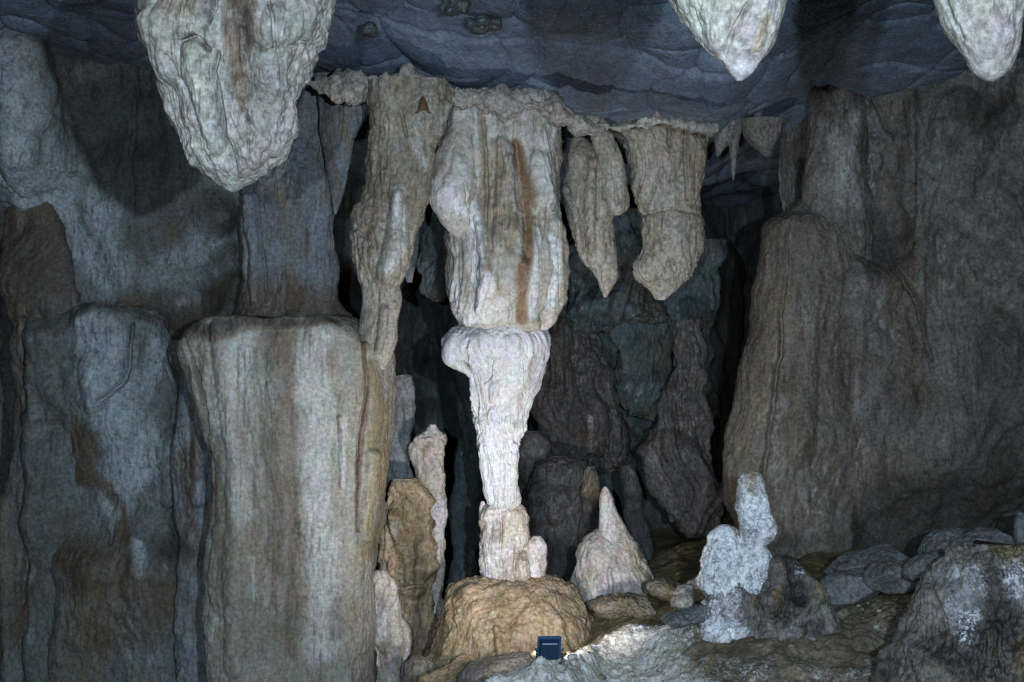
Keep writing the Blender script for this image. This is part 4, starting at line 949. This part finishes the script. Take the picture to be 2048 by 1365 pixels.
# ================================================================== LOOSE ROCKS ON THE RIGHT
bg = "loose rocks lying on the right-hand rise"
rocks = [
    (1708, 1122, 130, 34, 10.9, 0.32, 3, "long dark slab farthest left at the foot of the right wall"),
    (1765, 1118, 120, 46, 10.8, 0.12, 4, "flat rounded rock at the foot of the right wall, behind the pale ones"),
    (1700, 1180, 120, 78, 10.2, 0.2, 5, "pale grey rock right beside the speckled stalagmite"),
    (1785, 1152, 110, 66, 10.0, 0.05, 6, "rounded grey-green rock in the middle of the row of rocks"),
    (1890, 1098, 120, 70, 9.9, 0.5, 7, "smooth blue-grey leaning boulder near the right wall"),
    (1855, 1138, 90, 54, 9.6, 0.2, 8, "small grey rock wedged below the leaning boulder"),
    (1985, 1100, 150, 74, 9.6, -0.1, 9, "broad grey boulder behind the speckled hump at the right edge"),
    (2062, 1080, 60, 110, 9.3, 0.1, 10, "upright pale rock cut off by the right edge of the view"),
    (1368, 1200, 66, 46, 10.4, 0.5, 11, "yellowish angular stone left of the speckled stalagmite"),
    (1372, 1232, 104, 34, 10.0, 0.25, 12, "flat grey stone lying before the yellowish stone"),
    (1345, 1182, 110, 40, 11.8, -0.2, 13, "low brown stone at the foot of the pointed stalagmite"),
    (1250, 1212, 130, 40, 11.6, 0.0, 14, "long mossy stone in front of the pointed stalagmite"),
    (1400, 1165, 60, 30, 11.0, 0.3, 15, "small dark stone in shade behind the yellowish stone"),
]
for (u, v, wp, hp, D, tl, sd, lab) in rocks:
    mk = []
    if sd == 11: mk = [('m', 0.5, [(u, v, 60)]), ('w', 0.6, [(u, v - 10, 20)])]
    if sd in (13, 14): mk = [('m', 0.9, [(u, v, 90)])]
    if sd in (7, 5, 6): mk = [('w', 0.25, [(u, v - 14, 40)])]
    tag(boulder("rock", u, v, wp, hp, D, 'rock', tl, sd, marks=mk), lab, "rock", bg)
tag(loft("rock_hump", 8.9, [(1092, 1945, 2110), (1102, 1900, 2180), (1120, 1872, 2230), (1150, 1850, 2280), (1190, 1838, 2320), (1230, 1822, 2350), (1280, 1800, 2380), (1340, 1770, 2420), (1400, 1740, 2450)], 'spkd', 0.5, 2.2, 2.4, dict(lump=(0.07, 2.2), flute=(0.03, 4, 0.6), fine=(0.018, 12), pop=(0.04, 7)),
     feats=[('g', 14, [(1850, 1160, 6), (1870, 1240, 6)]), ('b', 20, [(1900, 1180, 40)]), ('h', 18, [(1850, 1270, 30)])],
     marks=[('m', 0.75, [(2000, 1110, 40), (2060, 1115, 50)]), ('w', 0.55, [(1905, 1170, 44), (1890, 1220, 30)]), ('w', 0.6, [(2020, 1170, 40), (2070, 1190, 30)]), ('d', 0.9, [(1960, 1230, 50), (1840, 1270, 40), (1930, 1300, 60)]), ('d', 0.6, [(1960, 1170, 22)]), ('m', 0.7, [(2000, 1270, 60), (2100, 1300, 60)])]),
    "large dark hump of rock crusted with white specks at the right edge", "rock")
for (u, v, wp, hp, D, sd, lab) in ((1146, 1313, 20, 14, 8.95, 21, "small white pebble just right of the floodlight"),
                                   (905, 1348, 120, 60, 11.0, 22, "rough brown rock at the foot of the tan mound"),
                                   (1000, 1340, 150, 44, 10.6, 23, "low mossy rock in front of the tan mound"),
                                   (838, 1350, 70, 70, 11.3, 24, "dark rock at the bottom between the block and the mound")):
    tag(boulder("rock", u, v, wp, hp, D, 'rock' if sd != 22 else 'tan', 0.2, sd, marks=[('w', 1, [(u, v, 30)])] if sd == 21 else [('m', 0.7, [(u, v, 80)])]), lab, "rock")

# ================================================================== NEAR STALACTITES
NS = dict(lump=(0.06, 2.4), flute=(0.06, 3.6, 0.4), fine=(0.016, 12.0), pop=None, crack=(0.012, 3.0, 0.4), ripple=None)
tag(loft("stalactite", 6.0, [(-420, 150, 860), (-250, 230, 760), (-120, 270, 700), (-40, 284, 682), (0, 291, 676), (40, 293, 670), (80, 300, 664), (95, 304, 648), (105, 306, 632), (140, 312, 618), (175, 318, 600), (200, 324, 588), (230, 328, 583), (255, 345, 582), (275, 365, 580), (300, 383, 576), (318, 398, 560), (335, 410, 546), (352, 424, 525), (366, 432, 505), (376, 446, 486), (383, 458, 472)],
     'near', 0.75, 2.2, 2.4, NS,
     feats=[('r', 26, [(415, 130, 30), (410, 170, 26), (430, 230, 26), (445, 300, 22)]), ('g', 20, [(460, 130, 6), (452, 165, 7), (462, 230, 8), (464, 290, 7), (480, 345, 6)]), ('g', 14, [(362, 130, 6), (380, 185, 7), (415, 250, 7), (435, 305, 6)]),
            ('b', 22, [(555, 60, 34), (560, 150, 34), (545, 260, 38), (520, 320, 34)]), ('h', 22, [(500, 60, 26), (505, 140, 26), (502, 200, 18)]), ('g', 10, [(510, 235, 4), (512, 260, 5)]), ('g', 8, [(510, 290, 4), (508, 325, 5)]),
            ('g', 22, [(470, 20, 6), (462, 50, 7), (450, 75, 6)]), ('g', 14, [(393, 105, 6), (420, 98, 7), (445, 125, 6)]), ('r', 18, [(340, 60, 30), (345, 160, 26)]), ('b', 20, [(620, 40, 34), (605, 120, 26)]), ('b', 20, [(500, 330, 34)]), ('r', 16, [(440, 40, 30)]), ('g', 14, [(562, 40, 5), (566, 160, 6), (556, 210, 5)])],
     marks=[('r', 1.0, [(508, -40, 36), (505, 60, 30), (503, 130, 26), (502, 190, 17), (501, 222, 8)]), ('d', 0.7, [(508, 40, 20), (512, 130, 18)]), ('r', 0.5, [(480, 140, 16), (540, 120, 12)]), ('d', 0.8, [(402, 104, 9), (420, 100, 8)]), ('d', 0.85, [(440, 118, 9), (448, 128, 7)]),
            ('r', 0.6, [(365, 0, 36), (375, 60, 26)]), ('r', 0.6, [(440, 0, 26), (455, 40, 20)]), ('m', 0.6, [(415, 40, 40)]), ('d', 0.5, [(462, 20, 10), (450, 80, 12)]), ('r', 0.4, [(370, 190, 12), (400, 260, 12), (430, 320, 10)]), ('d', 0.6, [(530, 30, 8), (534, 55, 7)]), ('d', 0.55, [(512, 245, 4), (512, 255, 4)]), ('w', 0.22, [(340, 170, 30), (440, 200, 20), (560, 240, 24)])]),
    "huge pale stalactite with a brown stained hollow hanging at the upper left", "stalactite")
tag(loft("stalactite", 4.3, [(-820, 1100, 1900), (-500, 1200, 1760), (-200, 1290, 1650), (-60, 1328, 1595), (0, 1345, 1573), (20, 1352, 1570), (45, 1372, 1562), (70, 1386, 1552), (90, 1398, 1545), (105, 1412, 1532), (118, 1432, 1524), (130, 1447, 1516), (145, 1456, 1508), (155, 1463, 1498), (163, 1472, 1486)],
     'near_dimmed', 0.7, 2.2, 2.4, dict(NS, lump=(0.03, 3.5), flute=(0.03, 5, 0.4), fine=(0.009, 18)),
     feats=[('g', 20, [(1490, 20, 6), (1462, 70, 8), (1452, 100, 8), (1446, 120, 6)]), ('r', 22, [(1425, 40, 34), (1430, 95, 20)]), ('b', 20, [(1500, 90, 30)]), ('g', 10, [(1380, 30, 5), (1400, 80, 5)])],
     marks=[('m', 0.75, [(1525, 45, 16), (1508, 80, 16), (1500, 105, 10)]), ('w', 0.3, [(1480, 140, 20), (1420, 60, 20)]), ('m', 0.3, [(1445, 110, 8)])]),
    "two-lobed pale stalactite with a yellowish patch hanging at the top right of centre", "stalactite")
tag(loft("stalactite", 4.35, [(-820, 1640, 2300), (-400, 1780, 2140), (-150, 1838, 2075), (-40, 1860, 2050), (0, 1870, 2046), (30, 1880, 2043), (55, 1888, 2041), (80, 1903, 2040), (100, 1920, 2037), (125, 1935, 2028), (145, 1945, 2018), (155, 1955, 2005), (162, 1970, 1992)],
     'near_dimmed', 0.75, 2.2, 2.4, dict(NS, lump=(0.025, 3.5), flute=(0.02, 5, 0.5), fine=(0.009, 18)), feats=[('b', 14, [(1960, 80, 40)]), ('g', 8, [(1905, 60, 5), (1930, 110, 5)])],
     marks=[('r', 0.35, [(1903, 80, 7), (1935, 130, 6)]), ('m', 0.35, [(1975, 160, 16)]), ('w', 0.3, [(1990, 80, 30)])]),
    "smooth blunt pale stalactite hanging in the upper right corner", "stalactite")

# knobs of cave popcorn on the roof
for (u, v, wp, hp, D, sd, lab) in ((905, 14, 56, 40, 10.1, 31, "dark cluster of cave popcorn on the ceiling nearest the top edge"),
                                   (968, 48, 64, 26, 10.5, 32, "flat pale patch of cave popcorn on the ceiling above the white column"),
                                   (735, 62, 40, 26, 10.9, 33, "small dark knob on the ceiling right of the huge stalactite"),
                                   (1398, 150, 60, 30, 11.4, 34, "yellowish popcorn lump on the ceiling near the two-lobed stalactite")):
    tag(boulder("calcite_knob", u, v, wp, hp, D, 'back', 0.1, sd, step=2.4, style=dict(pop=(0.05, 9.0))), lab, "cave popcorn")

# ================================================================== FLOODLIGHT
def bevel_box(name, sx, sy, sz, r, mat, parent, loc=(0, 0, 0), seg=2, taper=0.0):
    import bmesh
    bm = bmesh.new()
    bmesh.ops.create_cube(bm, size=1)
    for v_ in bm.verts:
        k = 1 - taper * (0.5 - v_.co.y)
        v_.co = Vector((v_.co.x * sx * k, v_.co.y * sy, v_.co.z * sz * k))
    bmesh.ops.bevel(bm, geom=list(bm.edges), offset=r, segments=seg, profile=0.5, affect='EDGES')
    me = bpy.data.meshes.new(name)
    bm.to_mesh(me)
    bm.free()
    me.materials.append(mat)
    o = bpy.data.objects.new(name, me)
    COL.objects.link(o)
    o.location = loc
    o.parent = parent
    return o

m_house = plain("blue_black_housing", (0.012, 0.03, 0.075), 0.32)
m_rim = plain("blue_rim", (0.03, 0.08, 0.17), 0.3)
m_lens = plain("lit_lens", (0.8, 0.85, 0.9), 0.2, emit=((1.0, 0.96, 1.0), 14.0))
m_steel = plain("bracket_steel", (0.05, 0.06, 0.08), 0.4, 0.6)
FLP = W(1099, 1301, 9.2)
fr = empty("floodlight", FLP, "small black-blue floodlight with its back turned, standing on the rock crest", "floodlight")
AIM = Vector((-0.14, 2.7, 1.25)).normalized()
fr.scale = (0.86, 0.86, 0.92)
fr.rotation_euler = AIM.to_track_quat('Y', 'Z').to_euler()
bevel_box("housing", 0.165, 0.05, 0.175, 0.012, m_house, fr, (0, 0, 0), 3, 0.18)
bevel_box("front_rim", 0.185, 0.022, 0.195, 0.008, m_rim, fr, (0, 0.034, 0), 2)
bevel_box("lens", 0.15, 0.008, 0.155, 0.003, m_lens, fr, (0, 0.046, 0), 1)
for k in range(5):
    bevel_box("cooling_fin", 0.006, 0.016, 0.12, 0.002, m_house, fr, (-0.05 + 0.025 * k, -0.031, 0), 1)
for s in (-1, 1):
    bevel_box("bracket_arm", 0.008, 0.022, 0.13, 0.003, m_steel, fr, (s * 0.099, 0.012, -0.06), 1)
    bevel_box("bolt", 0.012, 0.02, 0.02, 0.004, m_steel, fr, (s * 0.105, 0.012, 0.0), 1)
bevel_box("bracket_foot", 0.205, 0.03, 0.008, 0.003, m_steel, fr, (0, 0.012, -0.127), 1)
al = bpy.data.lights.new("flood_beam", 'AREA')
al.shape = 'RECTANGLE'
al.size, al.size_y = 0.14, 0.145
al.energy = 40
al.spread = math.radians(110)
al.color = (0.96, 0.96, 1.0)
ao = bpy.data.objects.new("flood_beam", al)
COL.objects.link(ao)
ao.location = FLP + np.array(AIM) * 0.06
ao.rotation_euler = (-AIM).to_track_quat('Z', 'Y').to_euler()
